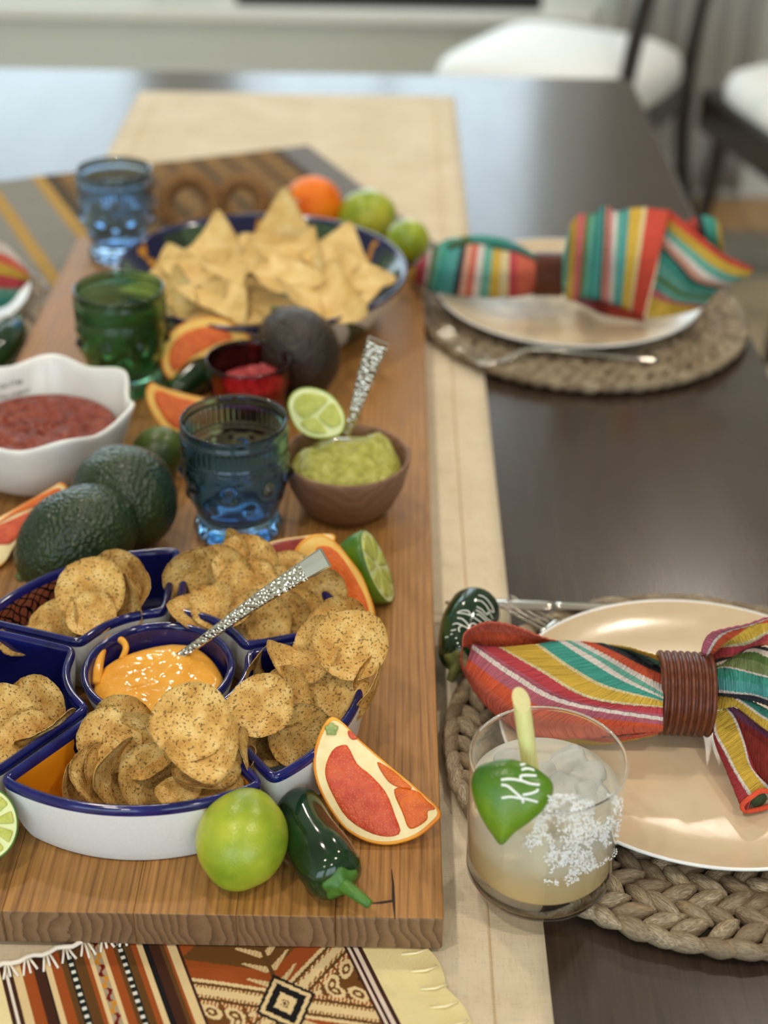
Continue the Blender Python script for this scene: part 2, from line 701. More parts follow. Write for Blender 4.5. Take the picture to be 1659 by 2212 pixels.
def bvh(geo):
    return BVHTree.FromPolygons([Vector(v) for v in geo[0]], geo[1])


def cast(tree, px, py):
    d = ray(px, py).normalized()
    h = tree.ray_cast(CAMP, d)
    return (h[0], h[1]) if h[0] is not None else (None, None)


def strokes(tree, lines, rad, lift=.0003):
    """pen strokes laid on a surface: thin flattened tubes following it"""
    gs = []
    for ln in lines:
        pts = []
        for (px, py) in [tuple(v)[:2] for v in cr([(x, y, 0) for x, y in ln], max(6, 5 * len(ln)))]:
            h, n = cast(tree, px, py)
            if h is not None:
                pts.append(h + n * lift)
        if len(pts) > 2:
            gs.append(tube(pts, rad, 6))
    return join(*gs)

# ================================================================== ROOM
FZ, CZL, WY, WX0, WX1, WYB = -.74, 1.72, 3.8, -2.6, 2.6, -2.6
wall_m = speck('grey_wall_paint', (226, 232, 226), (220, 226, 220), 60, .8, .7, .05)
warm_m = speck('warm_wall_paint', (168, 160, 150), (162, 154, 144), 60, .8, .7, .05)
ceil_m = speck('white_ceiling_paint', (206, 204, 198), (200, 198, 192), 60, .8, .8, .05)
trim_m = Mat('white_trim_paint', (232, 236, 232), .35).m


def slabs(x0, x1, z0, z1, holes, y0, y1):
    """wall rectangle in x,z with rectangular holes, as boxes"""
    xs = sorted({x0, x1, *[h[0] for h in holes], *[h[1] for h in holes]})
    gs = []
    for a, b in zip(xs, xs[1:]):
        hs = [h for h in holes if h[0] <= a + 1e-6 and h[1] >= b - 1e-6]
        if not hs:
            gs.append(box(a, b, y0, y1, z0, z1))
        else:
            h = hs[0]
            gs.append(box(a, b, y0, y1, z0, h[2]))
            gs.append(box(a, b, y0, y1, h[3], z1))
    return join(*gs)


SILL, HEAD = -.266, 1.42
WIN = [(-1.95, -.60, SILL, HEAD), (-.44, .42, SILL, HEAD)]
o = single('wall_back', slabs(WX0, WX1, FZ, CZL, WIN, WY, WY + .14), wall_m, (0, WY, FZ), smooth=False, kind='structure')
WBK = [(-2.4, -.25, -.6, 1.5), (.25, 2.4, -.6, 1.5)]
single('wall_front', slabs(WX0, WX1, FZ, CZL, WBK, WYB - .14, WYB), warm_m, (0, WYB, FZ), smooth=False, kind='structure')
single('wall_left', box(WX0 - .14, WX0, WYB - .14, WY + .14, FZ, CZL), wall_m, (WX0, 0, FZ), smooth=False, kind='structure')
single('wall_right', box(WX1, WX1 + .14, WYB - .14, WY + .14, FZ, CZL), warm_m, (WX1, 0, FZ), smooth=False, kind='structure')
single('ceiling', box(WX0 - .14, WX1 + .14, WYB - .14, WY + .14, CZL, CZL + .1), ceil_m, (0, 0, CZL), smooth=False, kind='structure')
fl = tag(bpy.data.objects.new('floor', mesh('floor', *box(WX0, WX1, WYB, WY, FZ - .05, FZ - .012), Mat('subfloor', (110, 84, 56), .7).m, False)), kind='structure')
link(fl)
fm = Mat('oak_floor_boards', (196, 158, 108), .4)
fn_ = fm.noise(fm.obj((1, .05, 1), rnd=3), 120, 4)
fm.set('Base Color', fm.mix(fm.math('MULTIPLY', fm.node('ShaderNodeObjectInfo', out='Random'), .5), fm.ramp(fn_, [(.3, (176, 132, 82)), (.7, (206, 170, 120))]), (180, 140, 92)))
pm = mesh('floor_board', *box(-.064, .064, -1.55, 1.55, -.012, 0, .0015, 1), fm.m, False)
for i in range(40):
    for k in range(3):
        o = bpy.data.objects.new('floor_board', pm)
        o.location = (WX0 + .066 + i * .13, WYB + .66 + k * 3.11 - (i % 2) * 1.4 + (i % 3) * .06 - .05, FZ)
        link(o, fl)
rug = single('area_rug', join(box(-1.75, 1.62, -1.6, 3.52, FZ + .0005, FZ + .011, .004)), speck('grey_rug_border', (158, 152, 138), (136, 130, 118), 300, .6, .95, .5, .003), (0, 1, FZ),
             'flat grey bordered rug spread on the oak floor under the table', 'rug')
rp = bpy.data.objects.new('rug_field', mesh('rug_field', *xform(box(-1.5, 1.36, -1.35, 3.22, .0105, .0135, .001), Matrix.Translation((0, -1, 0))), speck('beige_rug_pile', (216, 200, 168), (198, 180, 146), 300, .6, .95, .5, .003), False))
link(rp, rug)
tag(rp, 'beige rug field')

for wi, (a, b, z0, z1) in enumerate(WIN):
    wr = tag(bpy.data.objects.new('window_%d' % (wi + 1), None), kind='structure')
    wr.location = (a, WY, z0)
    link(wr)
    fw = .05
    part('window_frame', join(box(a, a + fw, WY - .01, WY + .08, z0, z1), box(b - fw, b, WY - .01, WY + .08, z0, z1), box(a, b, WY - .01, WY + .08, z1 - fw, z1)), trim_m, wr, False)
    part('bottom_rail', box(a + fw, b - fw, WY - .012, WY + .08, z0, z0 + .07), M['black'] if wi else trim_m, wr, False, label='black bottom rail' if wi else None)
    part('mullion', box((a + b) / 2 - .012, (a + b) / 2 + .012, WY + .015, WY + .055, z0 + .07, z1 - fw), trim_m, wr, False)
    part('pane', box(a + fw, b - fw, WY + .034, WY + .038, z0 + .07, z1 - fw), M['pane'], wr, False)
    area('window_daylight_%d' % (wi + 1), ((a + b) / 2, WY + .13, (z0 + z1) / 2), b - a, 1, (1, 1, 1), ((a + b) / 2, 0, (z0 + z1) / 2), 'RECTANGLE', z1 - z0, portal=True)
for wi, (a, b, z0, z1) in enumerate(WBK):
    wr = tag(bpy.data.objects.new('window_%d' % (wi + 3), None), kind='structure')
    wr.location = (a, WYB, z0)
    link(wr)
    part('window_frame', join(box(a, a + .05, WYB - .08, WYB + .01, z0, z1), box(b - .05, b, WYB - .08, WYB + .01, z0, z1), box(a, b, WYB - .08, WYB + .01, z1 - .05, z1), box(a, b, WYB - .08, WYB + .01, z0, z0 + .05)), trim_m, wr, False)
    part('mullion', box((a + b) / 2 - .02, (a + b) / 2 + .02, WYB - .055, WYB - .015, z0, z1), trim_m, wr, False)
    part('pane', box(a + .05, b - .05, WYB - .038, WYB - .034, z0 + .05, z1 - .05), M['pane'], wr, False)
    area('window_daylight_%d' % (wi + 3), ((a + b) / 2, WYB - .13, (z0 + z1) / 2), b - a, 1, (1, 1, 1), ((a + b) / 2, 0, (z0 + z1) / 2), 'RECTANGLE', z1 - z0, portal=True)
single('trim_1', box(-2.1, .5, WY - .06, WY - .001, SILL - .03, SILL, .006), trim_m, (0, WY, SILL), smooth=False, kind='structure')
single('trim_2', box(.42, .52, WY - .025, WY - .001, SILL, HEAD + .1, .004), trim_m, (.46, WY, SILL), smooth=False, kind='structure')
single('baseboard_back', box(WX0, WX1, WY - .016, WY - .001, FZ, FZ + .1, .003), trim_m, (0, WY, FZ), smooth=False, kind='structure')
# curtain beside the window
cu_pts = [Vector((.56 + i * .006, WY - .06 + .026 * math.sin(i * .62) + .008 * math.sin(i * .23), 0)) for i in range(60)]
rings = [[p + Vector((0, 0, z)) for p in cu_pts] for z in [FZ + .03 + k * .1 for k in range(24)]]
cu = root('curtain', (.74, WY - .06, FZ), 'grey curtain panel hanging in folds right of the far window', 'curtain')
cm = part('cloth_panel', loft(rings, closed=False), speck('grey_linen', (190, 188, 184), (174, 172, 168), 400, .6, .9, .2), cu)
cm.modifiers.new('thick', 'SOLIDIFY').thickness = .003
part('curtain_rod', tube([(.48, WY - .06, FZ + 2.36), (1.0, WY - .06, FZ + 2.36)], .012, 12), M['black'], cu)

# recessed ceiling lamps (each a fitting with a glowing lens; its light stays in the builder)
lens_m = Mat('lamp_lens', (255, 240, 215), .5)
lens_m.set('Emission Color', (1, .88, .72, 1))
lens_m.set('Emission Strength', 14.0)


def downlight(x, y, power, where):
    t = root('ceiling_downlight', (x, y, CZL), 'round recessed ceiling downlight ' + where, 'lamp', 'recessed ceiling downlights')
    part('trim_ring', lathe([(.062, -.012), (.092, -.012), (.095, -.002), (.062, -.002)], (x, y, CZL), 32, cap0=False, cap1=False), trim_m, t)
    part('lens', lathe([(.060, -.006), (.060, -.004)], (x, y, CZL), 32), lens_m.m, t)
    area('downlight_lamp', (x, y, CZL - .014), .12, power, (1.0, .90, .77)).parent = None


for (x, y, w) in [(-.55, .1, 'left of the camera above the board'), (.75, .1, 'right of the camera above the near plate'), (-.55, 1.5, 'left above the middle of the table'),
                  (.75, 1.5, 'right above the middle of the table'), (-.55, 2.9, 'left near the window wall'), (.75, 2.9, 'right near the window wall'),
                  (-.55, -1.3, 'behind the camera on the left'), (.75, -1.3, 'behind the camera on the right')]:
    downlight(x, y, 8.2, w)

# ================================================================== TABLE
TX0, TX1, TY0, TY1 = -.63, .36, -.28, 2.235
tb = root('dining_table', ((TX0 + TX1) / 2, 1.0, FZ), 'long dark-stained wooden dining table with satin top', 'table')
part('tabletop', box(TX0, TX1, TY0, TY1, -.032, 0, .004, 3), M['table'], tb, False)
part('apron', join(box(TX0 + .06, TX1 - .06, TY0 + .06, TY0 + .085, -.115, -.032), box(TX0 + .06, TX1 - .06, TY1 - .085, TY1 - .06, -.115, -.032),
                   box(TX0 + .06, TX0 + .085, TY0 + .06, TY1 - .06, -.115, -.032), box(TX1 - .085, TX1 - .06, TY0 + .06, TY1 - .06, -.115, -.032)), M['table'], tb, False)
for x in (TX0 + .08, TX1 - .08):
    for y in (TY0 + .08, TY1 - .08):
        part('leg', loft([[Vector((x + s * a, y + s * b, z)) for a, b in ((-1, -1), (1, -1), (1, 1), (-1, 1))] for s, z in ((.02, FZ + .0135), (.035, -.032))]), M['table'], tb, False)

# runner: slightly rumpled cotton, hem line along both sides
def sheet(x0, x1, y0, y1, z, nx, ny, amp=.0012, th=.0012):
    vs = []
    for j in range(ny + 1):
        for i in range(nx + 1):
            x, y = x0 + (x1 - x0) * i / nx, y0 + (y1 - y0) * j / ny
            h = max(0, noise.noise(Vector((x * 9, y * 22, 3))) * amp + noise.noise(Vector((x * 30, y * 55, 9))) * amp * .35)
            vs.append((x, y, z + th + h))
    n = len(vs)
    fs = grid_faces(ny + 1, nx + 1, False)
    vs += [(v[0], v[1], z) for v in vs]
    fs += [tuple(i + n for i in f[::-1]) for f in fs]
    bd = [i for i in range(nx + 1)] + [(j + 1) * (nx + 1) - 1 for j in range(1, ny + 1)] + [ny * (nx + 1) + i for i in range(nx - 1, -1, -1)] + [j * (nx + 1) for j in range(ny - 1, 0, -1)]
    for a, b in zip(bd, bd[1:] + bd[:1]):
        fs.append((a, a + n, b + n, b))
    return vs, fs


rn = root('table_runner', (-.135, .9, 0), 'long plain beige cotton runner lying lengthwise under the board', 'runner')
part('cloth_panel', sheet(-.362, .091, -.27, 2.118, .0003, 40, 190), M['runner'], rn)
for x in (-.332, .061):
    part('hem_seam', tube([(x, -.27 + k * .02, .0021 + max(0, noise.noise(Vector((x * 9, (-.27 + k * .02) * 22, 3))) * .0012)) for k in range(119)], .00045, 5), M['hem'], rn)


# woven cloths: thread-by-thread colours on a fine mesh
def woven(name, O, es, et, S, T, ds, pat, z, mat, label, cat, edge=None):
    """cloth laid from O along es (across) and et (along); pat(s, t) -> colour"""
    ns, nt = int((S[1] - S[0]) / ds), int((T[1] - T[0]) / ds)
    vs, fs, cs = [], [], []
    for j in range(nt + 1):
        t = T[0] + (T[1] - T[0]) * j / nt
        for i in range(ns + 1):
            s = S[0] + (S[1] - S[0]) * i / ns
            if edge and i == ns:
                s += edge(t)
            p = Vector(O) + Vector(es) * s + Vector(et) * t
            vs.append((p.x, p.y, z + .0014 + .0008 * noise.noise(Vector((p.x * 25, p.y * 25, 1)))))
    for j in range(nt):
        for i in range(ns):
            a = j * (ns + 1) + i
            fs.append((a, a + 1, a + ns + 2, a + ns + 1) if (Vector(es).to_3d().cross(Vector(et).to_3d())).z > 0 else (a, a + ns + 1, a + ns + 2, a + 1))
            cs.append(lin(pat(S[0] + (i + .5) * ds, T[0] + (j + .5) * ds)))
    t_ = root(name, Vector(O), label, cat)
    p_ = part('woven_panel', (vs, fs), mat, t_, cols=cs)
    return t_


CRM, RUST, DKB, BLK, OLV, GLD, RED = (226, 200, 150), (158, 78, 32), (68, 38, 26), (26, 24, 26), (98, 66, 32), (206, 138, 40), (110, 22, 20)


def poncho(s, t):
    m = s * 1000
    if m < -1:
        return (240, 222, 170)
    if m > 181:
        return (240, 224, 168)
    bands = [(1.5, DKB), (3, (236, 226, 214)), (5, DKB), (10, CRM), (15.5, RUST), (21, DKB), (22, BLK), (25, CRM), (30, RUST), (33, OLV), (37, 'dot'), (42, OLV), (44.5, RUST), (46.5, CRM),
             (51, 'motif'), (53.5, CRM), (58, RUST), (60, OLV), (63, 'dot'), (66.5, OLV), (70, RUST), (73, CRM), (76, BLK), (81, DKB), (83.5, OLV), (85, RUST), (89, CRM), (90.5, DKB)]
    for e, c in bands:
        if m < e:
            if c == 'dot':
                f = (t * 1000 / 5.2) % 1
                return (228, 228, 220) if f < .42 and 33.9 < (m if m < 50 else m - 26.2) < 36.2 else (28, 34, 30)
            if c == 'motif':
                y = (t * 1000) / 17
                f = y % 1
                cx = 48.7 + 1.2 * math.sin(y * 6.28 * 2)
                if abs(m - cx) < .95:
                    return RED if f < .5 else GLD
                return (172, 150, 124)
            return c
    if m > 171.5:
        return [(70, 40, 30), (232, 212, 196), (62, 34, 28), (232, 212, 196), (70, 40, 30), (62, 34, 28)][min(5, int((m - 171.5) / 1.7))]
    # diamond panel
    a = abs(m - 131) / 40.5
    per = 96.0
    tt = ((t * 1000 - 77 + per / 2) % per) - per / 2
    b = abs(tt)
    d = abs(m - 131) * 1.42 + b * 1.15
    ths = (m * 1.0 + t * 1000 * .6) % 2.4 < 1.1
    if d < 4:
        return CRM if (int(m) + int(tt)) % 2 else OLV
    if d < 9:
        return CRM
    if d < 16:
        return BLK
    if d < 20:
        return CRM
    if d < 23:
        return (40, 30, 26)
    # bands leaving the diamond on both sides
    k = b * 1.0 - abs(m - 131) * .62
    if abs(k) < 4.5:
        return CRM if ths or abs(k) < 2.5 else (150, 96, 50)
    if abs(k) < 6.5:
        return OLV
    if 6.5 <= k < 9:
        return CRM
    if k >= 9:
        # leaves along the panel axis
        f = (b % 11) / 11
        if abs(m - 131) < 1.2:
            return OLV
        if abs(m - 131) < 3 + 11 * f and abs(m - 131) > 16 * f - 4:
            return CRM if ths else (206, 176, 126)
        return RUST if k < 22 else (106, 70, 32)
    # loops beside the bands
    q = abs(m - 131)
    cx = (q % 10.5) - 5.2
    cy = -k - 14
    rr = math.hypot(cx, cy * .9)
    if 2.6 < rr < 4.6 or (rr <= 1.2):
        return CRM
    if -k < 10 and abs(cx) < 4.6:
        return CRM if ths else RUST
    if -k < 24:
        return RUST if q < 18 else (112, 72, 32)
    # arrow leaves toward the edges
    f = ((tt + 200) % 12) / 12
    e = 171 - m if m > 131 else m - 90
    if abs(e - 7 - 8 * f) < 2.6 + 3.5 * (1 - f):
        return CRM if ths else (150, 120, 80)
    return DKB


pw = woven('woven_shawl', (-.197, .529, .0018), (.92, .391, 0), (.391, -.92, 0), (-.06, .212), (0, .24), .00075, poncho, .0022, M['woven'],
           'cream bordered shawl woven with rust, black and brown patterns under the board front', 'textile', edge=lambda t: .0035 * abs(math.sin(t * 95)))
es_, et_ = Vector((.92, .391, 0)), Vector((.391, -.92, 0))
O_ = Vector((-.197, .529, .004))
yarn = Mat('white_yarn', (232, 224, 210), .9).m
hv = []
for k in range(9):          # white stitches along the torn hem
    s0 = .004 + .0102 * k
    for q in (-.0022, .0, .0022):
        hv.append(tube([O_ + es_ * (s0 + q * .4) - et_ * .001, O_ + es_ * (s0 + q) + et_ * (.004 + .002 * random.random()) + Vector((0, 0, .0012)), O_ + es_ * (s0 + q * 1.7) + et_ * (.008 + .004 * random.random())], .0007, 5))
part('hem_stitches', join(*hv), yarn, pw, label='white yarn stitches')
part('frayed_hem', tube([O_ + es_ * (-.01 + .004 * k) + Vector((0, 0, .001)) + et_ * (.0012 * math.sin(k * 1.7)) for k in range(26)], .0014, 6), yarn, pw)
part('silk_stitches', join(*[tube([O_ + es_ * .199 + et_ * (.02 + .0125 * k), O_ + es_ * .206 + et_ * (.023 + .0125 * k) + Vector((0, 0, .001)), O_ + es_ * .2135 + et_ * (.022 + .0125 * k)], .0008, 5) for k in range(17)]), Mat('cream_silk', (246, 234, 186), .35).m, pw)


def far_pat(s, t):
    m = s * 1000
    # grey edge, patterned gold field, grey middle with gold stripes
    if m < 40:
        return (120, 118, 118) if (int(m / 2) % 2) else (134, 132, 130)
    if m < 46:
        return (66, 58, 50)
    if m < 338:
        q = (m - 46) % 36
        if q < 3 or q > 33:
            return (84, 70, 52)
        z = abs(((t * 1000) % 24) - 12) + abs(q - 18) * .8
        return (158, 118, 62) if z < 9 else ((92, 84, 70) if z < 13 else (132, 98, 54))
    if m < 345:
        return (86, 76, 60)
    if m < 359 or 405 < m < 419:
        return (184, 148, 80)
    return (138, 136, 128) if int(t * 1000 / 7) % 2 else (146, 144, 136)


fe_t = Vector((.112, -.233, 0)).normalized()
fe_s = Vector((-.366, -.155, 0))
fe_s = (fe_s - fe_t * fe_s.dot(fe_t)).normalized()
fe_s = Vector((-.92, -.39, 0)).normalized()
woven('patterned_throw', (-.107, 1.883, .0018), fe_s, fe_t, (0, .50), (0, .40), .0025, far_pat, .0024, M['woven'],
      'grey and gold patterned woven throw spread behind the board end', 'textile')

# ================================================================== BOARD
BZ = .028
bd = root('serving_board', (-.1475, 1.0, .003), 'long thick oiled wooden serving board of glued staves holding the food', 'board')
xs = [-.331, -.262, -.197, -.128, -.074, -.022, .0352]
for a, b in zip(xs, xs[1:]):
    g = box(a + .00008, b - .00008, .5455, 1.49, .0046, BZ, .0006 if a != xs[-2] else .0014, 2)
    # each stave keeps its own origin so that its grain differs
    L = Vector((a + (b - a) * .3, 1.0, .003))
    me = mesh('wood_stave', [v - L for v in g[0]], g[1], M['board'], False)
    o = bpy.data.objects.new('wood_stave', me)
    link(o, bd)
    o.location = L - bd.location
crk = at(848, 1930, BZ)
part('crack', join(tube([at(846, 1878, BZ), at(849, 1910, BZ), at(850, 1940, BZ), at(853, 1985, BZ)], [.0002, .0006, .0009, .0003], 6), tube([at(800, 1952, BZ), at(825, 1950, BZ), at(850, 1946, BZ)], [.0003, .0008, .0007], 6)), Mat('dark_split', (44, 28, 18), .8).m, bd)

# ================================================================== PLACE SETTINGS
def braided_mat(loc, rad, label, nmax, side=-1):
    """round mat of plaited seagrass: rows of overlapping strands, herring-boned row by row"""
    x0, y0 = loc
    t = root('seagrass_placemat', (x0, y0, .0014), label, 'placemat', 'round braided seagrass placemats')
    part('base_disc', lathe([(rad - .012, .0002), (rad - .008, .004), (.0, .004)], (x0, y0, .0014), 64, cap1=False), Mat('mat_gap_shade', (44, 34, 26), .8).m, t)  # dark colour closes the gaps and stands in for shade between strands
    shared = []
    for v in range(4):
        rg = []
        n = 9
        for i in range(n):
            f = i / (n - 1)
            w = (math.sin(math.pi * (.04 + .92 * f)) ** .75) * (.0064 * (1 - .30 * f))
            x = (f - .5) * .0255
            h = .0060 * math.sin(math.pi * (.06 + .9 * f)) ** .7
            ring = []
            for k in range(8):
                a = 2 * math.pi * k / 8
                wob = 1 + .12 * noise.noise(Vector((f * 3, a, v * 7)))
                ring.append(Vector((x, w * math.cos(a) * wob, h * math.sin(a) * wob + .0016 * (f - .3) + .0005 * math.sin(v + f * 6))))
            rg.append(ring)
        g = loft(rg)
        shared.append(mesh('strand', g[0], g[1], M['seagrass']))
    sp = []
    r, row = rad - .0072, 0
    while r > .062:
        cnt = int(2 * math.pi * r / .0152)
        for i in range(cnt):
            a = 2 * math.pi * (i + .5 * (row % 2) + random.uniform(-.12, .12)) / cnt
            p = Vector((x0 + r * math.cos(a), y0 + r * math.sin(a), .0076 + random.uniform(-.0005, .0006)))
            tw = R(36) * (1 if row % 2 else -1) + R(random.uniform(-7, 7))
            if row == 0:
                tw *= .35
            m = Matrix.Translation(p) @ Matrix.Rotation(a + math.pi / 2 + tw, 4, 'Z') @ Matrix.Rotation(R(random.uniform(-8, 8)), 4, 'X') @ Matrix.Diagonal((random.uniform(.95, 1.12), random.uniform(.92, 1.1), 1, 1))
            sp.append((m, random.choice(shared)))
        r -= .0110
        row += 1
    # nearest visible strands stay single, the rest is joined
    def vis(e):
        p = e[0].translation
        q = p - CAMP
        k = q.dot(CF)
        px, py = IW / 2 + FPX * q.dot(CR) / k, IH / 2 - FPX * q.dot(CU) / k
        hid = (p.xy - Vector((x0, y0))).length < .118
        off = not (0 < px < IW and 0 < py < IH)
        return (hid or off, k)
    sp.sort(key=vis)
    for m, me in sp[:nmax]:
        o = bpy.data.objects.new('strand', me)
        link(o, t)
        o.matrix_local = Matrix.Translation(-t.location) @ m
    if sp[nmax:]:
        gs = []
        for m, me in sp[nmax:]:
            gs.append(([m @ v.co for v in me.vertices], [tuple(p.vertices) for p in me.polygons]))
        part('strand_weave', join(*gs), M['seagrass'], t, kind='stuff')
    return t


braided_mat((.204, .705), .167, 'round braided seagrass placemat under the near plate and the cocktail', 300)
braided_mat((.194, .1 + 1.258), .166, 'round braided seagrass placemat under the far plate on the right', 300)
braided_mat((-.495, 1.33), .166, 'round braided seagrass placemat left of the board', 120)


def plate(x, y, r, label):
    z = .0125
    t = root('dinner_plate', (x, y, z), label, 'plate', 'cream dinner plates')
    part('glazed_face', lathe([(.001, .0052), (r * .55, .0052), (r * .72, .0058), (r * .84, .0082), (r * .93, .0122), (r * .965, .0145), (r * .985, .0156)], (x, y, z), 96, cap0=False, cap1=False), M['cream_plate'], t)
    part('white_underside', lathe([(.001, .0012), (.046, .0012), (.05, 0), (.055, 0), (.058, .0028), (r * .8, .0052), (r * .93, .0096), (r * .995, .014), (r, .0152), (r * .997, .0163), (r * .985, .0157)], (x, y, z), 96, cap0=False, cap1=False), M['white'], t, label='white rim and underside')
    return t


plate(.2005, .7115, .1275, 'cream dinner plate with white rim on the near placemat')
plate(.181, 1.375, .133, 'cream dinner plate with white rim beyond, on the far placemat')
plate(-.4845, 1.33, .133, 'dinner plate cut off by the left frame edge, left of the board')

NC = dict(o=(226, 92, 52), s=(228, 108, 82), p=(214, 106, 112), w=(242, 230, 222), c=(206, 68, 80), m=(196, 104, 124), y=(226, 186, 66), k=(236, 220, 170), t=(66, 168, 152), l=(112, 186, 168),
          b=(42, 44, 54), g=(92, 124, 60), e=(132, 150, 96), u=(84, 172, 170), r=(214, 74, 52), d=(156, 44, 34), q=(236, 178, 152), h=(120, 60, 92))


def rows3(rows, conv, more=False):
    """rows of (px, py, z) through a view conversion -> world points"""
    out = [[at(*conv(p[0], p[1]), p[2]) for p in r] for r in rows]
    if more:        # the fan goes on outside the frame and sinks to the plate
        n_ = len(out)
        for k, r in enumerate(out):
            d = (r[-1] - r[-2]).normalized()
            e = r[-1] + (d * .6 + Vector((.8, 0, 0))).normalized() * .034
            r.append(Vector((e.x, e.y, max(.026, r[-1].z - .012))))
    return out


def patch(rows, cols, nu=48, nv=4, ripple=.0004):
    """cloth patch: world polylines rows (stripe boundaries), colours of the stripes between"""
    rr = [cr(r, nu) for r in rows]
    n = (len(rr) - 1) * nv + 1
    pts = [cr([r[i] for r in rr], n) for i in range(nu)]
    vs, fs, cs, uv = [], [], [], []
    for j in range(n):
        for i in range(nu):
            p = pts[i][j].copy()
            p.z += ripple * math.sin(i * 2.1 + .6 * math.sin(j * 1.3)) * (.5 + .5 * math.sin(j * .9 + 1))
            vs.append(p)
            uv.append((i / nu, j / n))
    for j in range(n - 1):
        for i in range(nu - 1):
            a = j * nu + i
            fs.append((a, a + nu, a + nu + 1, a + 1))
            cs.append(tuple(.9 * q + .02 for q in lin(NC[cols[j // nv]])))
    return vs, fs, cs, uv


def fabric(name, rows, cols, parent, **kw):
    vs, fs, cs, uv = patch(rows, cols, **kw)
    o = part(name, (vs, fs), M['napkin'], parent, cols=cs, uv=uv)
    md = o.modifiers.new('thick', 'SOLIDIFY')
    md.thickness = .0009
    md.offset = 0
    return o


def napkin_ring(c, axis, r, w, label):
    t = root('napkin_ring', c, label, 'napkin ring', 'ribbed wooden napkin rings')
    prof = []
    nr = 8
    for i in range(nr * 6 + 1):
        f = i / (nr * 6)
        prof.append((r - .0030 + .0030 * abs(math.sin(math.pi * f * nr)) ** .5, (f - .5) * w))
    prof = [(r - .0045, -w / 2)] + prof + [(r - .0045, w / 2)]
    g = lathe(prof, (0, 0, 0), 64, cap0=False, cap1=False)
    m = frame(axis, 0, c)
    part('ribbed_band', xform(g, m), M['ringwood'], t)
    gi = lathe([(r - .0045, -w / 2), (r - .0045, w / 2)], (0, 0, 0), 64, cap0=False, cap1=False)
    part('inner_wall', xform((gi[0], [f[::-1] for f in gi[1]]), m), M['ringwood'], t)
    return t


# --- near napkin (front sheet, turned-in mouth, tail and fan right of the ring)
Z6 = lambda x, y: (920 + x / 2.245, 1250 + y / 2.245)
ZR = lambda x, y: (1480 + x / 4.81, 1320 + y / 4.81)
rc = at(1476, 1498, .046)
nk = root('striped_napkin', (rc.x, rc.y, .02), 'bright striped cloth napkin gathered through the ring on the near plate', 'napkin', 'striped napkins')
front = [
    [(860, 316, .050), (960, 342, .048), (1060, 382, .046), (1150, 436, .048)],
    [(810, 312, .054), (925, 362, .053), (1040, 420, .051), (1150, 470, .055)],
    [(745, 306, .057), (880, 375, .057), (1020, 455, .055), (1150, 520, .060)],
    [(700, 303, .059), (860, 388, .060), (1005, 474, .058), (1150, 560, .062)],
    [(672, 302, .060), (835, 398, .061), (980, 490, .059), (1150, 574, .062)],
    [(636, 302, .060), (800, 408, .061), (960, 502, .060), (1150, 582, .061)],
    [(548, 318, .060), (700, 425, .061), (880, 522, .060), (1150, 590, .060)],
    [(528, 320, .060), (690, 436, .061), (872, 534, .060), (1150, 596, .059)],
    [(365, 333, .058), (560, 440, .060), (800, 572, .060), (1150, 620, .057)],
    [(350, 334, .058), (545, 446, .060), (790, 582, .059), (1150, 626, .056)],
    [(262, 328, .057), (470, 462, .058), (715, 590, .058), (1150, 660, .053)],
    [(228, 322, .056), (432, 462, .057), (680, 592, .057), (1150, 672, .052)],
    [(222, 340, .055), (420, 482, .056), (665, 608, .056), (1150, 688, .050)],
    [(206, 388, .052), (370, 512, .053), (620, 642, .052), (1150, 706, .047)],
    [(190, 430, .048), (330, 552, .049), (560, 682, .047), (1150, 722, .044)],
    [(184, 440, .043), (300, 580, .043), (540, 712, .040), (1150, 734, .038)],
    [(200, 452, .036), (320, 640, .034), (580, 770, .031), (1150, 738, .033)],
    [(240, 470, .030), (400, 650, .028), (640, 760, .026), (1150, 735, .029)],
]
fabric('front_sheet', rows3(front, Z6), ['b', 'o', 'w', 'l', 'w', 't', 'k', 'y', 'k', 'c', 'm', 'w', 'm', 'o', 's', 's', 'p'], nk, nu=70)
mouth = [
    [(178, 330, .060), (190, 262, .068), (270, 216, .072), (350, 212, .073), (450, 236, .070), (560, 282, .064), (650, 306, .060)],
    [(186, 330, .056), (205, 280, .060), (280, 255, .063), (350, 258, .063), (450, 268, .062), (560, 290, .060), (650, 310, .058)],
    [(205, 335, .052), (228, 312, .053), (290, 318, .053), (370, 325, .053), (460, 318, .054), (560, 312, .055), (650, 318, .055)],
    [(215, 345, .050), (240, 335, .049), (300, 336, .049), (380, 342, .049), (470, 335, .050), (560, 330, .051), (650, 330, .052)],
]
fabric('mouth_fold', rows3(mouth, Z6), ['s', 'o', 'p'], nk, nu=50)
under = [
    [(178, 330, .060), (182, 430, .043), (320, 640, .033), (580, 770, .030)],
    [(176, 345, .050), (184, 450, .034), (335, 655, .026), (600, 790, .0225)],
    [(200, 380, .030), (240, 480, .027), (420, 690, .0215), (640, 785, .0205)],
]
fabric('under_hem', rows3(under, Z6), ['s', 'k'], nk, nu=30)
lower = [
    [(600, 740, .031), (760, 770, .030), (930, 770, .032), (1150, 738, .034)],
    [(600, 768, .027), (740, 775, .026), (900, 790, .027), (1150, 745, .030)],
    [(606, 790, .0215), (750, 802, .021), (890, 800, .022), (1140, 752, .026)],
    [(640, 780, .0205), (760, 790, .0205), (900, 780, .0205), (1130, 740, .024)],
]
fabric('lower_fold', rows3(lower, Z6), ['s', 'y', 'c'], nk, nu=40)
back = [
    [(900, 322, .050), (990, 334, .054), (1070, 358, .060), (1160, 380, .066)],
    [(880, 320, .051), (975, 340, .052), (1065, 370, .057), (1160, 408, .062)],
    [(860, 318, .050), (960, 346, .048), (1060, 386, .050), (1160, 442, .054)],
]
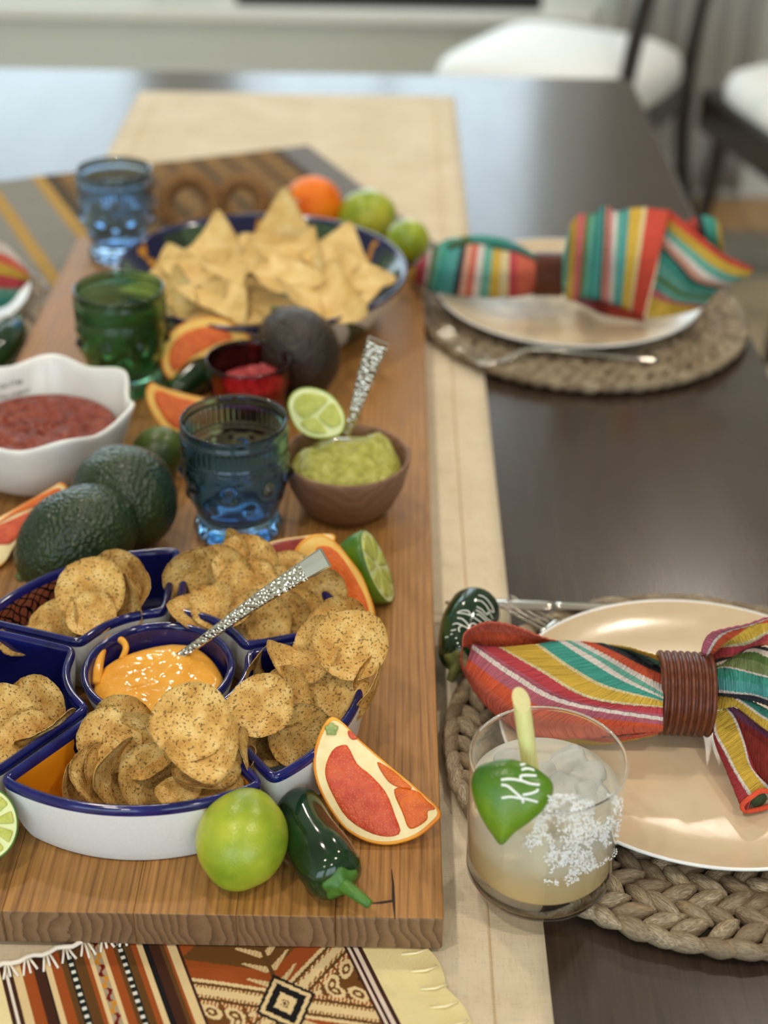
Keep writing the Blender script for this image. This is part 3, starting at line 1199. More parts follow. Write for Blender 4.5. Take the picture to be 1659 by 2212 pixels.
fabric('back_fold', rows3(back, Z6), ['y', 'l'], nk, nu=30)

foldA = [
    [(180, 540, .062), (168, 400, .075), (250, 240, .086), (430, 180, .088), (640, 138, .088), (860, 62, .090), (1100, 10, .090)],
    [(205, 530, .062), (225, 430, .073), (320, 270, .083), (450, 196, .086), (650, 145, .087), (860, 72, .089), (1100, 22, .089)],
    [(222, 525, .061), (245, 440, .071), (345, 285, .081), (480, 200, .084), (665, 150, .086), (860, 84, .088), (1100, 40, .088)],
    [(235, 520, .059), (290, 440, .067), (420, 320, .076), (560, 232, .081), (700, 142, .085), (862, 124, .086), (1100, 80, .086)],
    [(245, 522, .058), (320, 400, .064), (450, 345, .071), (600, 320, .076), (740, 265, .080), (862, 205, .083), (1100, 160, .083)],
    [(250, 525, .057), (335, 390, .063), (470, 368, .069), (630, 345, .073), (760, 290, .078), (862, 232, .081), (1100, 190, .081)],
    [(258, 532, .055), (345, 470, .060), (480, 455, .064), (620, 400, .068), (740, 345, .073), (862, 300, .077), (1100, 260, .078)],
    [(262, 540, .052), (350, 505, .057), (470, 510, .060), (600, 440, .064), (720, 372, .069), (862, 350, .073), (1100, 330, .074)],
]
fabric('upper_fold', rows3(foldA, ZR, True), ['m', 'w', 'o', 'y', 'k', 'c', 's'], nk, nu=50)
foldB = [
    [(200, 575, .058), (330, 505, .060), (500, 470, .063), (640, 385, .068), (740, 368, .071), (862, 385, .073), (1150, 440, .073)],
    [(205, 590, .058), (340, 540, .060), (520, 480, .064), (650, 405, .069), (750, 395, .071), (862, 425, .073), (1150, 490, .073)],
    [(210, 610, .058), (350, 570, .061), (560, 445, .065), (660, 430, .069), (760, 440, .071), (862, 488, .073), (1150, 560, .072)],
    [(215, 625, .058), (360, 578, .061), (520, 500, .066), (660, 510, .069), (760, 530, .070), (862, 575, .071), (1150, 650, .071)],
    [(220, 632, .058), (370, 582, .061), (500, 590, .066), (660, 630, .068), (760, 655, .069), (862, 680, .069), (1150, 760, .069)],
    [(222, 640, .058), (375, 595, .061), (500, 605, .066), (660, 648, .068), (760, 675, .068), (862, 700, .068), (1150, 780, .068)],
    [(226, 700, .056), (380, 700, .060), (520, 720, .064), (660, 745, .066), (760, 770, .066), (862, 790, .066), (1150, 880, .065)],
    [(228, 810, .051), (380, 820, .056), (520, 840, .060), (660, 850, .061), (760, 870, .061), (862, 905, .060), (1150, 1000, .060)],
    [(230, 830, .049), (380, 845, .054), (520, 855, .058), (660, 866, .059), (760, 886, .059), (862, 922, .058), (1150, 1020, .058)],
    [(230, 900, .044), (380, 880, .051), (520, 900, .054), (660, 925, .055), (760, 950, .055), (862, 985, .054), (1150, 1090, .054)],
]
fabric('broad_fold', rows3(foldB, ZR, True), ['b', 'w', 'g', 'e', 'w', 't', 'u', 'w', 'b'], nk, nu=50)
foldC = [
    [(300, 880, .047), (430, 872, .050), (560, 905, .052), (680, 935, .052), (780, 985, .051), (862, 1030, .050), (1150, 1160, .050)],
    [(290, 890, .047), (420, 876, .051), (530, 905, .053), (660, 985, .053), (765, 1065, .052), (862, 1125, .051), (1150, 1290, .050)],
    [(285, 896, .047), (420, 884, .051), (520, 915, .053), (650, 1000, .053), (755, 1080, .052), (862, 1145, .051), (1150, 1310, .050)],
    [(270, 1040, .043), (400, 1015, .047), (510, 992, .049), (600, 1045, .049), (720, 1145, .048), (862, 1250, .047), (1150, 1440, .046)],
]
fabric('yellow_fold', rows3(foldC, ZR, True), ['t', 'w', 'y'], nk, nu=50)
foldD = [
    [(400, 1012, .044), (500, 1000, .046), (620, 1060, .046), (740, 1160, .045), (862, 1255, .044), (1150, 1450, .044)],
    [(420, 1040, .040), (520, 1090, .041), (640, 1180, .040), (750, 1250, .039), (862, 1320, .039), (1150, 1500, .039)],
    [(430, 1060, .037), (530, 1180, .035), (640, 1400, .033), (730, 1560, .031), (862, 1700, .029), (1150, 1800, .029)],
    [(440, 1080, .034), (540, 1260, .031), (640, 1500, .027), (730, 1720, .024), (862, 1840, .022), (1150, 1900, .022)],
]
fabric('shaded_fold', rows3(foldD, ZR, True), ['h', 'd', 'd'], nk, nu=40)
tail = [
    [(330, 1070, .030), (310, 1240, .025), (350, 1440, .022), (450, 1700, .0215), (575, 2010, .0215), (625, 2085, .0215)],
    [(312, 1090, .036), (296, 1270, .031), (345, 1450, .028), (460, 1690, .027), (600, 1985, .0265), (650, 2050, .026)],
    [(318, 1060, .043), (312, 1260, .038), (420, 1480, .036), (520, 1680, .034), (660, 1910, .033), (690, 1940, .033)],
    [(322, 1050, .044), (325, 1250, .039), (440, 1470, .037), (540, 1670, .035), (685, 1890, .034), (712, 1915, .034)],
    [(420, 1020, .045), (500, 1130, .041), (590, 1360, .038), (660, 1600, .036), (800, 1800, .0345), (850, 1850, .034)],
    [(440, 1020, .044), (520, 1130, .040), (612, 1370, .036), (690, 1640, .034), (830, 1790, .033), (880, 1840, .032)],
    [(470, 1080, .034), (560, 1230, .031), (660, 1450, .027), (760, 1720, .025), (870, 1850, .024), (930, 1900, .024)],
]
rt_ = fabric('rolled_tail', rows3(tail, ZR), ['c', 'c', 'w', 'y', 'w', 'c'], nk, nu=50)
endr = [at(*ZR(*p[:2]), p[2]) for p in [(630, 2075, .0225), (600, 2010, .0265), (690, 1930, .033), (790, 1870, .034), (900, 1890, .030), (930, 1990, .024), (800, 2050, .0215)]]
part('rolled_hem', tube(cr(endr, 40, True) + [cr(endr, 40, True)[0]], .0016, 8), speck('orange_hem', (224, 88, 50), (196, 66, 40), 900, .6, .9), rt_, label='orange stitched hem end')
part('roll_inside', tube([at(*ZR(770, 1970), .0275), at(*ZR(700, 1880), .0275)], [.0052, .0052], 14), speck('dark_green_cloth', (62, 80, 48), (40, 52, 34), 900, .6, .9), rt_)
napkin_ring(rc, Vector((1, -.04, .0)), .0262, .0335, 'reddish brown ribbed wooden napkin ring on the near napkin')
part('gathered_core', tube([rc + Vector((-.0115, .001, -.001)), rc, rc + Vector((.0125, -.001, -.001))], [.019, .0212, .019], 20), speck('gathered_cloth', (206, 84, 60), (176, 60, 50), 200, .6, .9), nk)

# --- far napkin
ZF = lambda x, y: (880 + x / 2.13, 420 + y / 2.13)
fc = at(1184, 592, .053)
nf = root('striped_napkin', (fc.x, fc.y, .02), 'bright striped cloth napkin fanned out on the far plate, blurred', 'napkin', 'striped napkins')


def upright(top, bot, us, cols, zt, zb, belly, name, parent, conv, nz=5):
    """stripes running from a top outline to a bottom outline; us = stripe limits along it"""
    def along(pl, u):
        q = cr([(x, y, 0) for x, y in pl], 101)
        return q[int(round(u * 100))]
    rows = []
    for u in us:
        a, b = along(top, u), along(bot, u)
        rw = []
        for k in range(nz):
            f = k / (nz - 1)
            z = zt + (zb - zt) * f + belly * math.sin(math.pi * f)
            rw.append(at(*conv(a.x + (b.x - a.x) * f, a.y + (b.y - a.y) * f), z))
        rows.append(rw)
    return fabric(name, rows, cols, parent, nu=20)


upright([(5, 372), (90, 270), (190, 205), (290, 210), (400, 250), (500, 270), (590, 305)], [(5, 372), (70, 430), (130, 450), (250, 468), (380, 476), (500, 472), (590, 455)],
        [0, .08, .15, .18, .21, .26, .30, .36, .44, .48, .52, .56, .60, .66, .72, .78, .84, 1], ['y', 'c', 'm', 'w', 'g', 'l', 't', 'u', 'b', 'q', 's', 'w', 'l', 'y', 'k', 'c', 's'], .070, .030, .012, 'left_bundle', nf, ZF)
upright([(180, 225), (260, 195), (350, 185), (450, 205), (560, 260), (590, 290)], [(200, 260), (280, 240), (380, 245), (460, 260), (560, 285), (592, 320)],
        [0, .25, .6, .85, 1], ['g', 't', 'u', 't'], .066, .066, .006, 'back_roll', nf, ZF)
upright([(715, 300), (765, 110), (860, 90), (905, 45), (960, 80), (1060, 60), (1210, 75)], [(712, 440), (745, 490), (820, 480), (880, 490), (940, 505), (1010, 530), (1085, 565)],
        [0, .12, .2, .26, .30, .34, .42, .50, .54, .58, .63, .68, .72, .78, .86, .88, 1], ['l', 'y', 'p', 'g', 'l', 't', 'u', 'b', 'q', 'p', 'w', 'l', 'u', 'y', 'k', 'r'], .118, .034, .016, 'upright_fold', nf, ZF)
flap = [
    [(1205, 72, .118), (1320, 165, .110), (1440, 265, .098), (1530, 312, .090), (1592, 338, .084)],
    [(1196, 110, .112), (1310, 200, .104), (1430, 290, .093), (1520, 335, .086), (1588, 352, .081)],
    [(1188, 150, .104), (1295, 240, .096), (1400, 325, .086), (1490, 370, .079), (1560, 378, .076)],
    [(1182, 185, .098), (1280, 275, .090), (1370, 355, .080), (1450, 395, .073), (1510, 400, .070)],
    [(1178, 205, .095), (1270, 295, .086), (1350, 375, .076), (1420, 405, .070), (1480, 412, .067)],
    [(1172, 235, .090), (1255, 320, .080), (1320, 390, .071), (1390, 418, .065), (1450, 422, .063)],
    [(1166, 250, .087), (1245, 330, .077), (1305, 400, .068), (1380, 425, .063), (1440, 428, .061)],
    [(1155, 310, .078), (1220, 360, .070), (1290, 425, .061), (1360, 440, .058), (1430, 440, .057)],
    [(1145, 370, .068), (1200, 400, .062), (1270, 450, .054), (1340, 462, .051), (1410, 460, .050)],
    [(1142, 385, .066), (1190, 425, .058), (1250, 462, .051), (1330, 480, .047), (1395, 480, .046)],
    [(1130, 430, .056), (1185, 465, .050), (1240, 490, .044), (1310, 500, .042), (1370, 505, .041)],
    [(1120, 470, .050), (1170, 490, .045), (1230, 505, .040), (1300, 515, .037), (1350, 520, .036)],
    [(1098, 570, .034), (1160, 565, .034), (1230, 555, .034), (1300, 540, .034), (1345, 525, .035)],
]
fabric('corner_flap', rows3(flap, ZF), ['r', 'y', 'l', 'w', 'q', 'b', 't', 'l', 'g', 'l', 'p', 'y'], nf, nu=30)
upright([(1270, 140), (1330, 100), (1400, 95), (1440, 150)], [(1290, 170), (1360, 215), (1420, 250), (1455, 265)], [0, .3, .45, .8, 1], ['r', 'b', 't', 'y'], .105, .09, .006, 'rear_fold', nf, ZF)
upright([(740, 470), (850, 480), (960, 505), (1085, 560)], [(790, 500), (880, 545), (960, 565), (1095, 585)], [0, .3, .55, 1], ['m', 'd', 'r'], .034, .0215, .003, 'under_fold', nf, ZF)
napkin_ring(fc, Vector((1, .0, .0)), .0225, .028, 'dark brown wooden napkin ring on the far napkin')
part('gathered_core', tube([fc + Vector((-.0138, 0, -.001)), fc, fc + Vector((.0138, 0, -.001))], [.016, .0178, .016], 20), bpy.data.materials['gathered_cloth'], nf)

# --- left napkin, only its tip reaches into the frame
n3 = root('striped_napkin', (-.40, 1.34, .02), 'striped napkin corner on the plate at the left frame edge', 'napkin', 'striped napkins')
l3 = [[(-120, 500, .085), (-40, 512, .08), (10, 528, .075), (50, 566, .065)], [(-120, 530, .08), (-40, 540, .075), (15, 552, .07), (58, 584, .06)], [(-120, 560, .075), (-30, 565, .07), (18, 575, .064), (66, 600, .055)],
      [(-120, 585, .066), (-20, 592, .062), (20, 597, .056), (62, 608, .05)], [(-120, 620, .058), (-20, 622, .054), (20, 624, .048), (48, 622, .044)], [(-120, 650, .046), (-20, 646, .044), (15, 642, .042), (35, 640, .04)], [(-120, 672, .036), (-20, 668, .034), (8, 664, .034), (22, 655, .036)]]
fabric('napkin_corner', rows3(l3, lambda x, y: (x, y)), ['w', 's', 'y', 'c', 'l', 't'], n3, nu=24)
part('gathered_core', tube([Vector((-.50, 1.36, .04)), Vector((-.40, 1.34, .04))], [.012, .018], 16), bpy.data.materials['gathered_cloth'], n3)


# --- cutlery
def fork(name, pts, label, w=1.0):
    """pts: world polyline from tine tips to handle end"""
    p = cr(pts, 40)
    t = root(name, p[20], label, 'fork', 'forks beside the plates')
    d0 = (p[8] - p[0]).normalized()
    side = d0.cross(Vector((0, 0, 1))).normalized()
    nt = 13
    gs = []
    for k in range(4):
        off = (k - 1.5) * .0052 * w
        gs.append(tube([p[i] + side * off * (1 if i < nt - 2 else 1 - (i - nt + 2) * .12) for i in range(nt)], [.0007 + .0007 * i / nt for i in range(nt)], 6))
    for k, g in enumerate(gs):
        part('tine', g, M['steel'], t)
    rg = []
    for i in range(nt - 2, 40):
        f = (i - nt + 2) / (41 - nt)
        hw = (.0105 * (1 - f * 5.5) + .003 if f < .14 else .003 + .0042 * (f - .14) / .86 + .0015 * max(0, (f - .7))) * w
        dd = (p[min(i + 1, 39)] - p[i - 1]).normalized()
        s = dd.cross(Vector((0, 0, 1))).normalized()
        u = s.cross(dd)
        rg.append([p[i] + s * hw * math.cos(a) + u * .0013 * math.sin(a) for a in [2 * math.pi * q / 12 for q in range(12)]])
    part('handle', loft(rg), M['steel'], t)
    return t


a = at(1091, 1297, .0175)
fork('fork', [a, a + Vector((.016, -.0125, -.003)), a + Vector((.034, -.0255, -.0045)), a + Vector((.052, -.038, -.002)), a + Vector((.075, -.052, -.0028)), a + Vector((.10, -.066, -.0035)), a + Vector((.128, -.080, -.0035))],
     'steel fork with its tines showing above the near plate', .9)
fork('fork', [at(955, 708, .032), at(990, 745, .021), at(1040, 776, .0145), at(1085, 778, .015), at(1150, 752, .022), at(1240, 757, .019), at(1330, 768, .016), at(1422, 776, .0145)], 'blurred steel fork lying in front of the far plate')
kn = root('knife', at(1150, 1306, .016), 'steel table knife lying across the top edge of the near placemat', 'knife')
ka, kb = at(962, 1302, .016), at(1345, 1312, .016)
kd = (kb - ka).normalized()
ks = Vector((-kd.y, kd.x, 0))
rg = []
for i in range(30):
    f = i / 29
    p = ka + (kb - ka) * f * 1.12
    w_ = .0058 * min(1, (f + .02) * 5) if f < .55 else .0042 + .002 * (f - .55)
    rg.append([p + ks * w_ * math.cos(q) + Vector((0, 0, .0014 * math.sin(q))) for q in [2 * math.pi * k / 12 for k in range(12)]])
part('blade', loft(rg[:17]), M['steel'], kn)
part('handle', loft(rg[16:]), M['steel'], kn)

# ================================================================== DISHES
DC = Vector((-.134, .703, 0))


def petal_outline(a0, a1, ri=.0525, ro=.126, gap=.0021, n=160, soft=9):
    pts = []
    def edge(a, sgn, r):      # point on the side line parallel to the radial line at angle a
        d = Vector((math.cos(a), math.sin(a), 0))
        nn = Vector((-d.y, d.x, 0)) * sgn
        return d * math.sqrt(max(0, r * r - gap * gap)) + nn * gap
    A = [edge(a0, 1, ro + (ri - ro) * k / 20) for k in range(20)][::-1]
    B = [edge(a1, -1, ro + (ri - ro) * k / 20) for k in range(20)]
    e0, e1 = math.asin(gap / ro), math.asin(gap / ri)
    arc = [Vector((math.cos(a), math.sin(a), 0)) * ro for a in [a0 + e0 + (a1 - a0 - 2 * e0) * k / 40 for k in range(41)]]
    arci = [Vector((math.cos(a), math.sin(a), 0)) * ri for a in [a1 - e1 - (a1 - a0 - 2 * e1) * k / 24 for k in range(25)]]
    poly = arc + B[1:] + arci + A[1:-1]
    # even resample
    L = [0]
    for p, q in zip(poly, poly[1:] + poly[:1]):
        L.append(L[-1] + (q - p).length)
    out, k = [], 0
    for i in range(n):
        s = L[-1] * i / n
        while L[k + 1] < s:
            k += 1
        p, q = poly[k], poly[(k + 1) % len(poly)]
        out.append(p.lerp(q, (s - L[k]) / max(1e-9, L[k + 1] - L[k])))
    for _ in range(soft):
        out = [(out[i - 1] + out[i] * 2 + out[(i + 1) % n]) / 4 for i in range(n)]
    return out


def petal(a_mid, label, segs, name):
    ol = petal_outline(R(a_mid - 36), R(a_mid + 36))
    n = len(ol)
    cen = sum(ol, Vector()) / n
    nr_ = []
    for i in range(n):
        t = (ol[(i + 2) % n] - ol[i - 2]).normalized()
        nr_.append(Vector((t.y, -t.x, 0)))
    def ring(ins, z, sc=1.0):
        return [DC + cen + (ol[i] - nr_[i] * ins - cen) * sc + Vector((0, 0, BZ + z)) for i in range(n)]
    t = root('petal_dish', DC + cen + Vector((0, 0, BZ)), label, 'dish', 'petal dishes round the cheese bowl')
    part('white_shell', loft([ring(.0, .0005, .80), ring(.0, .0002, .835), ring(.0, .002, .865), ring(.0, .008, .905), ring(.0, .018, .95), ring(.0, .030, .985), ring(0, .0385)], cap1=False), M['white_matte'], t)
    part('cobalt_rim', loft([ring(0, .0385), ring(-.0004, .0415), ring(.0004, .0432), ring(.0018, .044), ring(.0034, .0436), ring(.0046, .0422), ring(.0050, .039)], False, False), M['cobalt'], t, label='glossy cobalt blue rim')
    rs = [ring(.0050, .039), ring(.0052, .032, .99), ring(.0052, .02, .955), ring(.005, .010, .915), ring(.005, .0062, .87), ring(.005, .005, .8), ring(.005, .005, .4), ring(.005, .005, .02)]
    g = loft(rs, False, True)
    uv = [(i / n, 1 - k * .22) for k in range(len(rs)) for i in range(n)]
    part('painted_interior', g, make_interior('dish_interior_' + name, segs), t, uv=uv)
    return t


BL, OR_, TE, GR = (20, 24, 84), (232, 148, 28), (150, 84, 56), (52, 84, 62)
petal(-90, 'front petal dish of the set, white outside with cobalt rim, full of round chips', [(0, BL), (.05, OR_), (.12, BL), (.36, OR_), (.52, BL), (.86, OR_), (.985, GR)], 'front')
petal(-18, 'right petal dish of the set, holding chips beside the orange wedge', [(0, BL), (.5, GR), (.55, BL)], 'right')
petal(54, 'back right petal dish of the set, below the spoon handle', [(0, BL), (.40, OR_), (.50, BL)], 'back_right')
petal(126, 'back left petal dish of the set, with terracotta net painting inside', [(0, BL), (.13, TE), (.40, BL), (.93, OR_), (.985, GR)], 'back_left')
petal(198, 'left petal dish of the set, cut off by the left frame edge', [(0, BL), (.44, GR), (.56, BL)], 'left')

qb = root('dip_bowl', DC + Vector((0, 0, BZ)), 'round white dip bowl with cobalt blue inside, in the middle of the petal dishes', 'bowl')
q0 = (DC.x, DC.y, BZ)
part('white_shell', lathe([(.027, 0), (.030, .0012), (.0375, .014), (.0435, .029), (.0455, .0365)], q0, 96, cap1=False), M['white_matte'], qb)
part('cobalt_rim', lathe([(.0455, .0365), (.0459, .039), (.0452, .0405), (.044, .0412), (.0424, .0408), (.0414, .0392), (.0409, .037)], q0, 96, cap0=False, cap1=False), M['cobalt'], qb, label='glossy cobalt blue rim')
part('cobalt_interior', lathe([(.0409, .037), (.039, .026), (.034, .013), (.024, .005), (.001, .004)], q0, 96, cap0=False, cap1=True), M['cobalt'], qb)


def pool(c, r, z, mat_, name, label, cat, fn, rings=26, seg=90, depth=.012):
    """soft food filling a bowl: displaced disc with a skirt going down into it"""
    vs = []
    for i in range(rings + 1):
        f = i / rings
        for j in range(seg):
            a = 2 * math.pi * j / seg
            rr = r(a) if callable(r) else r
            x, y = rr * f * math.cos(a), rr * f * math.sin(a)
            vs.append(Vector((c[0] + x, c[1] + y, z + fn(x, y, f, a))))
    for j in range(seg):
        a = 2 * math.pi * j / seg
        rr = (r(a) if callable(r) else r) * .8
        vs.append(Vector((c[0] + rr * math.cos(a), c[1] + rr * math.sin(a), z - depth)))
    return single(name, (vs, grid_faces(rings + 2, seg)), mat_, (c[0], c[1], z - depth), label, cat)


def qf(x, y, f, a):
    n = noise.noise(Vector((x * 42 + 3, y * 70, 1))) * .0022 + noise.noise(Vector((x * 130, y * 150, 4))) * .0008
    bk = max(0, y) * .06
    return (n + bk + .0018) * (1 - f ** 6) - .004 * f ** 10


qd = pool((DC.x, DC.y - .0008), lambda a: .0398 - (.006 * max(0, math.sin(a)) * (.5 + .5 * math.sin(a * 3 + 1.2))), BZ + .0315, M['queso'], 'cheese_dip', 'orange cheese dip filling the round cobalt bowl', 'dip', qf)
sm = [at(208, 1480, .057), at(212, 1440, .0615), at(222, 1400, .064), at(240, 1380, .0652), at(262, 1383, .0648), at(272, 1400, .063), at(262, 1425, .0605)]
part_sm = mesh('smear', *(lambda g: ([v - qd.location for v in g[0]], g[1]))(tube(cr(sm, 30), [.0034 - .0016 * i / 29 for i in range(30)], 10)), M['queso'])
link(bpy.data.objects.new('smear', part_sm), qd)


def handle(pts, widths, name, label, th=.0016, end=.14):
    """flat flared spoon handle facing the viewer's side; hammered middle, plain end, plus the spoon bowl under the food"""
    p = cr(pts, 40)
    w = [v.x for v in cr([(a, 0, 0) for a in widths], 40)]
    t = root(name, p[0], label, 'spoon')
    n0 = Vector((0, -.75, .66))
    rg = []
    for i in range(40):
        d = (p[min(i + 1, 39)] - p[max(i - 1, 0)]).normalized()
        s = d.cross(n0).normalized()
        u = s.cross(d).normalized()
        if u.dot(n0) < 0:
            u = -u
        a = w[i] / 2
        rg.append([p[i] + s * x + u * y for x, y in ((-a, -th), (-a, th * .7), (-a * .82, th), (0, th * 1.05), (a * .82, th), (a, th * .7), (a, -th))])
    k = int(40 * (1 - end))
    part('hammered_grip', loft(rg[:k + 1]), M['hammered'], t, False)
    part('smooth_end', loft(rg[k:]), M['steel'], t, False, label='plain polished end')
    d = (p[1] - p[0]).normalized()
    part('spoon_bowl', ellip(p[0] - d * .011 + Vector((0, 0, -.002)), (.013, .009, .0028), 20, 10, axis=(n0 + d * .4)), M['steel'], t)
    return t


handle([at(378, 1424, .060), at(440, 1382, .073), at(560, 1295, .102), at(703, 1204, .134)], [.0048, .0056, .0088, .0128], 'dip_spoon', 'hammered silver spoon standing in the orange cheese dip')
handle([at(750, 938, .083), at(765, 895, .1), at(790, 815, .13), at(818, 735, .16)], [.0045, .0075, .0125, .0165], 'serving_spoon', 'hammered silver spoon standing in the guacamole bowl', end=.06)

# guacamole in a wooden bowl
gc = Vector((-.0285, .951, BZ))
gb = root('wooden_bowl', gc, 'small turned wooden bowl holding guacamole', 'bowl')
part('bowl_body', lathe([(.022, .0), (.026, .0008), (.036, .010), (.0435, .026), (.0468, .042), (.0474, .0468), (.0462, .0482), (.0446, .0472), (.0436, .042), (.040, .026), (.030, .012), (.001, .008)], gc, 80), M['bowlwood'], gb)


def gf(x, y, f, a):
    n = noise.noise(Vector((x * 60 + 5, y * 60, 2))) * .0042 + noise.noise(Vector((x * 170, y * 170, 7))) * .0022 + noise.noise(Vector((x * 420, y * 420, 3))) * .001
    hump = .013 * math.exp(-((x - .026) ** 2 + (y - .012) ** 2) / .0005) + .006 * math.exp(-((x + .012) ** 2 + (y + .004) ** 2) / .0009)
    return (n + hump + .004) * (1 - f ** 8) - .003 * f ** 8


pool((gc.x, gc.y - .002), .0415, BZ + .040, M['guac'], 'guacamole', 'chunky green guacamole heaped in the wooden bowl', 'dip', gf, 34, 110, .018)

# salsa in a ruffled white bowl
sc_ = Vector((-.268, 1.0, BZ))


def ruf(r, z, a, i):
    k = max(0, (z - .022) / .042)
    wv = math.cos(7 * (a + R(11)))
    return r * (1 + .05 * k * wv) + .0, z * .94 + .0042 * (1 - .65 * max(0, math.sin(a))) * k * wv


sprof = [(.036, 0), (.041, .001), (.055, .012), (.064, .026), (.0695, .042), (.0735, .058), (.0752, .0632), (.0748, .0655), (.073, .0658), (.0712, .064), (.069, .057), (.065, .042), (.059, .027), (.048, .013), (.001, .008)]
sb = root('ruffled_bowl', sc_, 'white ruffled ceramic bowl of red salsa at the left frame edge', 'bowl')
sg = lathe(sprof, sc_, 140, ruf)
cb_ = part('ceramic_body', sg, M['white'], sb)
tr = bvh(sg)
def letters(spec):
    out = []
    for (x, y, ch) in spec:
        if ch == 'o':
            out.append([(x + 4 * math.cos(q), y - 4 + 4 * math.sin(q)) for q in [k * .7 for k in range(10)]])
        elif ch == 'l':
            out.append([(x, y), (x + 1, y - 6), (x + 2, y - 12)])
        elif ch == 'c':
            out.append([(x + 3, y - 7), (x - 1, y - 7), (x - 3, y - 3), (x, y), (x + 3, y - 1)])
        elif ch == 'i':
            out.append([(x, y), (x + 1, y - 3), (x + 1, y - 7)])
        elif ch == 'n':
            out.append([(x - 3, y), (x - 2, y - 7), (x + 2, y - 7), (x + 3, y)])
        elif ch == 'r':
            out.append([(x - 2, y), (x - 1, y - 7), (x + 3, y - 7)])
        elif ch == 'e':
            out.append([(x - 3, y - 4), (x + 3, y - 5), (x, y - 8), (x - 3, y - 4), (x, y), (x + 3, y - 1)])
    return out


lt = letters([(-8, 841, 'e'), (4, 839, 'o'), (14, 836, 'c'), (22, 834, 'l'), (29, 832, 'l'), (36, 830, 'i'), (43, 829, 'o'),
              (4, 862, 'n'), (15, 860, 'c'), (24, 858, 'i'), (33, 856, 'n'), (43, 853, 'e'), (53, 850, 'n'), (63, 847, 'r')])
part('lettering', strokes(tr, lt, .00032), M['ink'], cb_, label='grey script lettering inside the back wall')


def sf(x, y, f, a):
    return (noise.noise(Vector((x * 70, y * 70, 12))) * .0045 + noise.noise(Vector((x * 180, y * 180, 17))) * .003 + .003) * (1 - f ** 8)


pool((sc_.x, sc_.y), .0605, BZ + .036, M['salsa'], 'salsa', 'chunky red salsa in the white ruffled bowl', 'dip', sf, 34, 110, .012)

# big painted chip bowl
bc = Vector((-.119, 1.292, BZ))
bb = root('painted_bowl', bc, 'large round painted bowl with navy rim full of tortilla chips', 'bowl')
ext = Mat('white_with_green_leaves', (222, 220, 208), .25)
uv_ = ext.node('ShaderNodeTexCoord', out='UV')
su = ext.node('ShaderNodeSeparateXYZ', {0: uv_}, out=0)
svv = ext.node('ShaderNodeSeparateXYZ', {0: uv_}, out=1)
lf = ext.math('ABSOLUTE', ext.math('SUBTRACT', ext.math('FRACT', ext.math('ADD', ext.math('MULTIPLY', su, 9.0), ext.math('MULTIPLY', svv, .8))), .5))
leaf = ext.math('LESS_THAN', lf, ext.math('MULTIPLY', ext.math('SUBTRACT', 1.0, svv), .36))
ext.set('Base Color', ext.mix(leaf, (224, 222, 210), (52, 78, 56)))
pr = [(.094, 0), (.099, .001), (.113, .014), (.126, .032), (.1325, .046)]
part('painted_outside', lathe(pr, bc, 96, cap1=False), ext.m, bb, uv=[(j / 96, k / 4) for k in range(5) for j in range(96)])
part('navy_rim', lathe([(.1325, .046), (.1368, .0505), (.1372, .0525), (.1358, .0538), (.133, .0528), (.1305, .050)], bc, 96, cap0=False, cap1=False), make_glaze('navy_glaze', (30, 32, 84), (14, 14, 50), .12), bb)
inn = Mat('green_navy_interior', (50, 70, 52), .15, .6)
iv = inn.node('ShaderNodeTexCoord', out='UV')
ix = inn.node('ShaderNodeSeparateXYZ', {0: iv}, out=0)
wob = inn.math('ADD', inn.math('MULTIPLY', ix, 6.0), inn.math('MULTIPLY', inn.noise(inn.obj(), 40, 3), .6))
inn.set('Base Color', inn.ramp(inn.math('FRACT', wob), [(0, (22, 24, 66)), (.2, (60, 84, 60)), (.55, (38, 56, 42)), (.7, (22, 24, 66)), (.86, (196, 136, 40)), (.93, (22, 24, 66))], 'CONSTANT'))
part('painted_interior', lathe([(.1305, .050), (.120, .038), (.102, .02), (.08, .008), (.001, .006)], bc, 96, cap0=False), inn.m, bb, uv=[(j / 96, k / 5) for k in range(5) for j in range(96)])


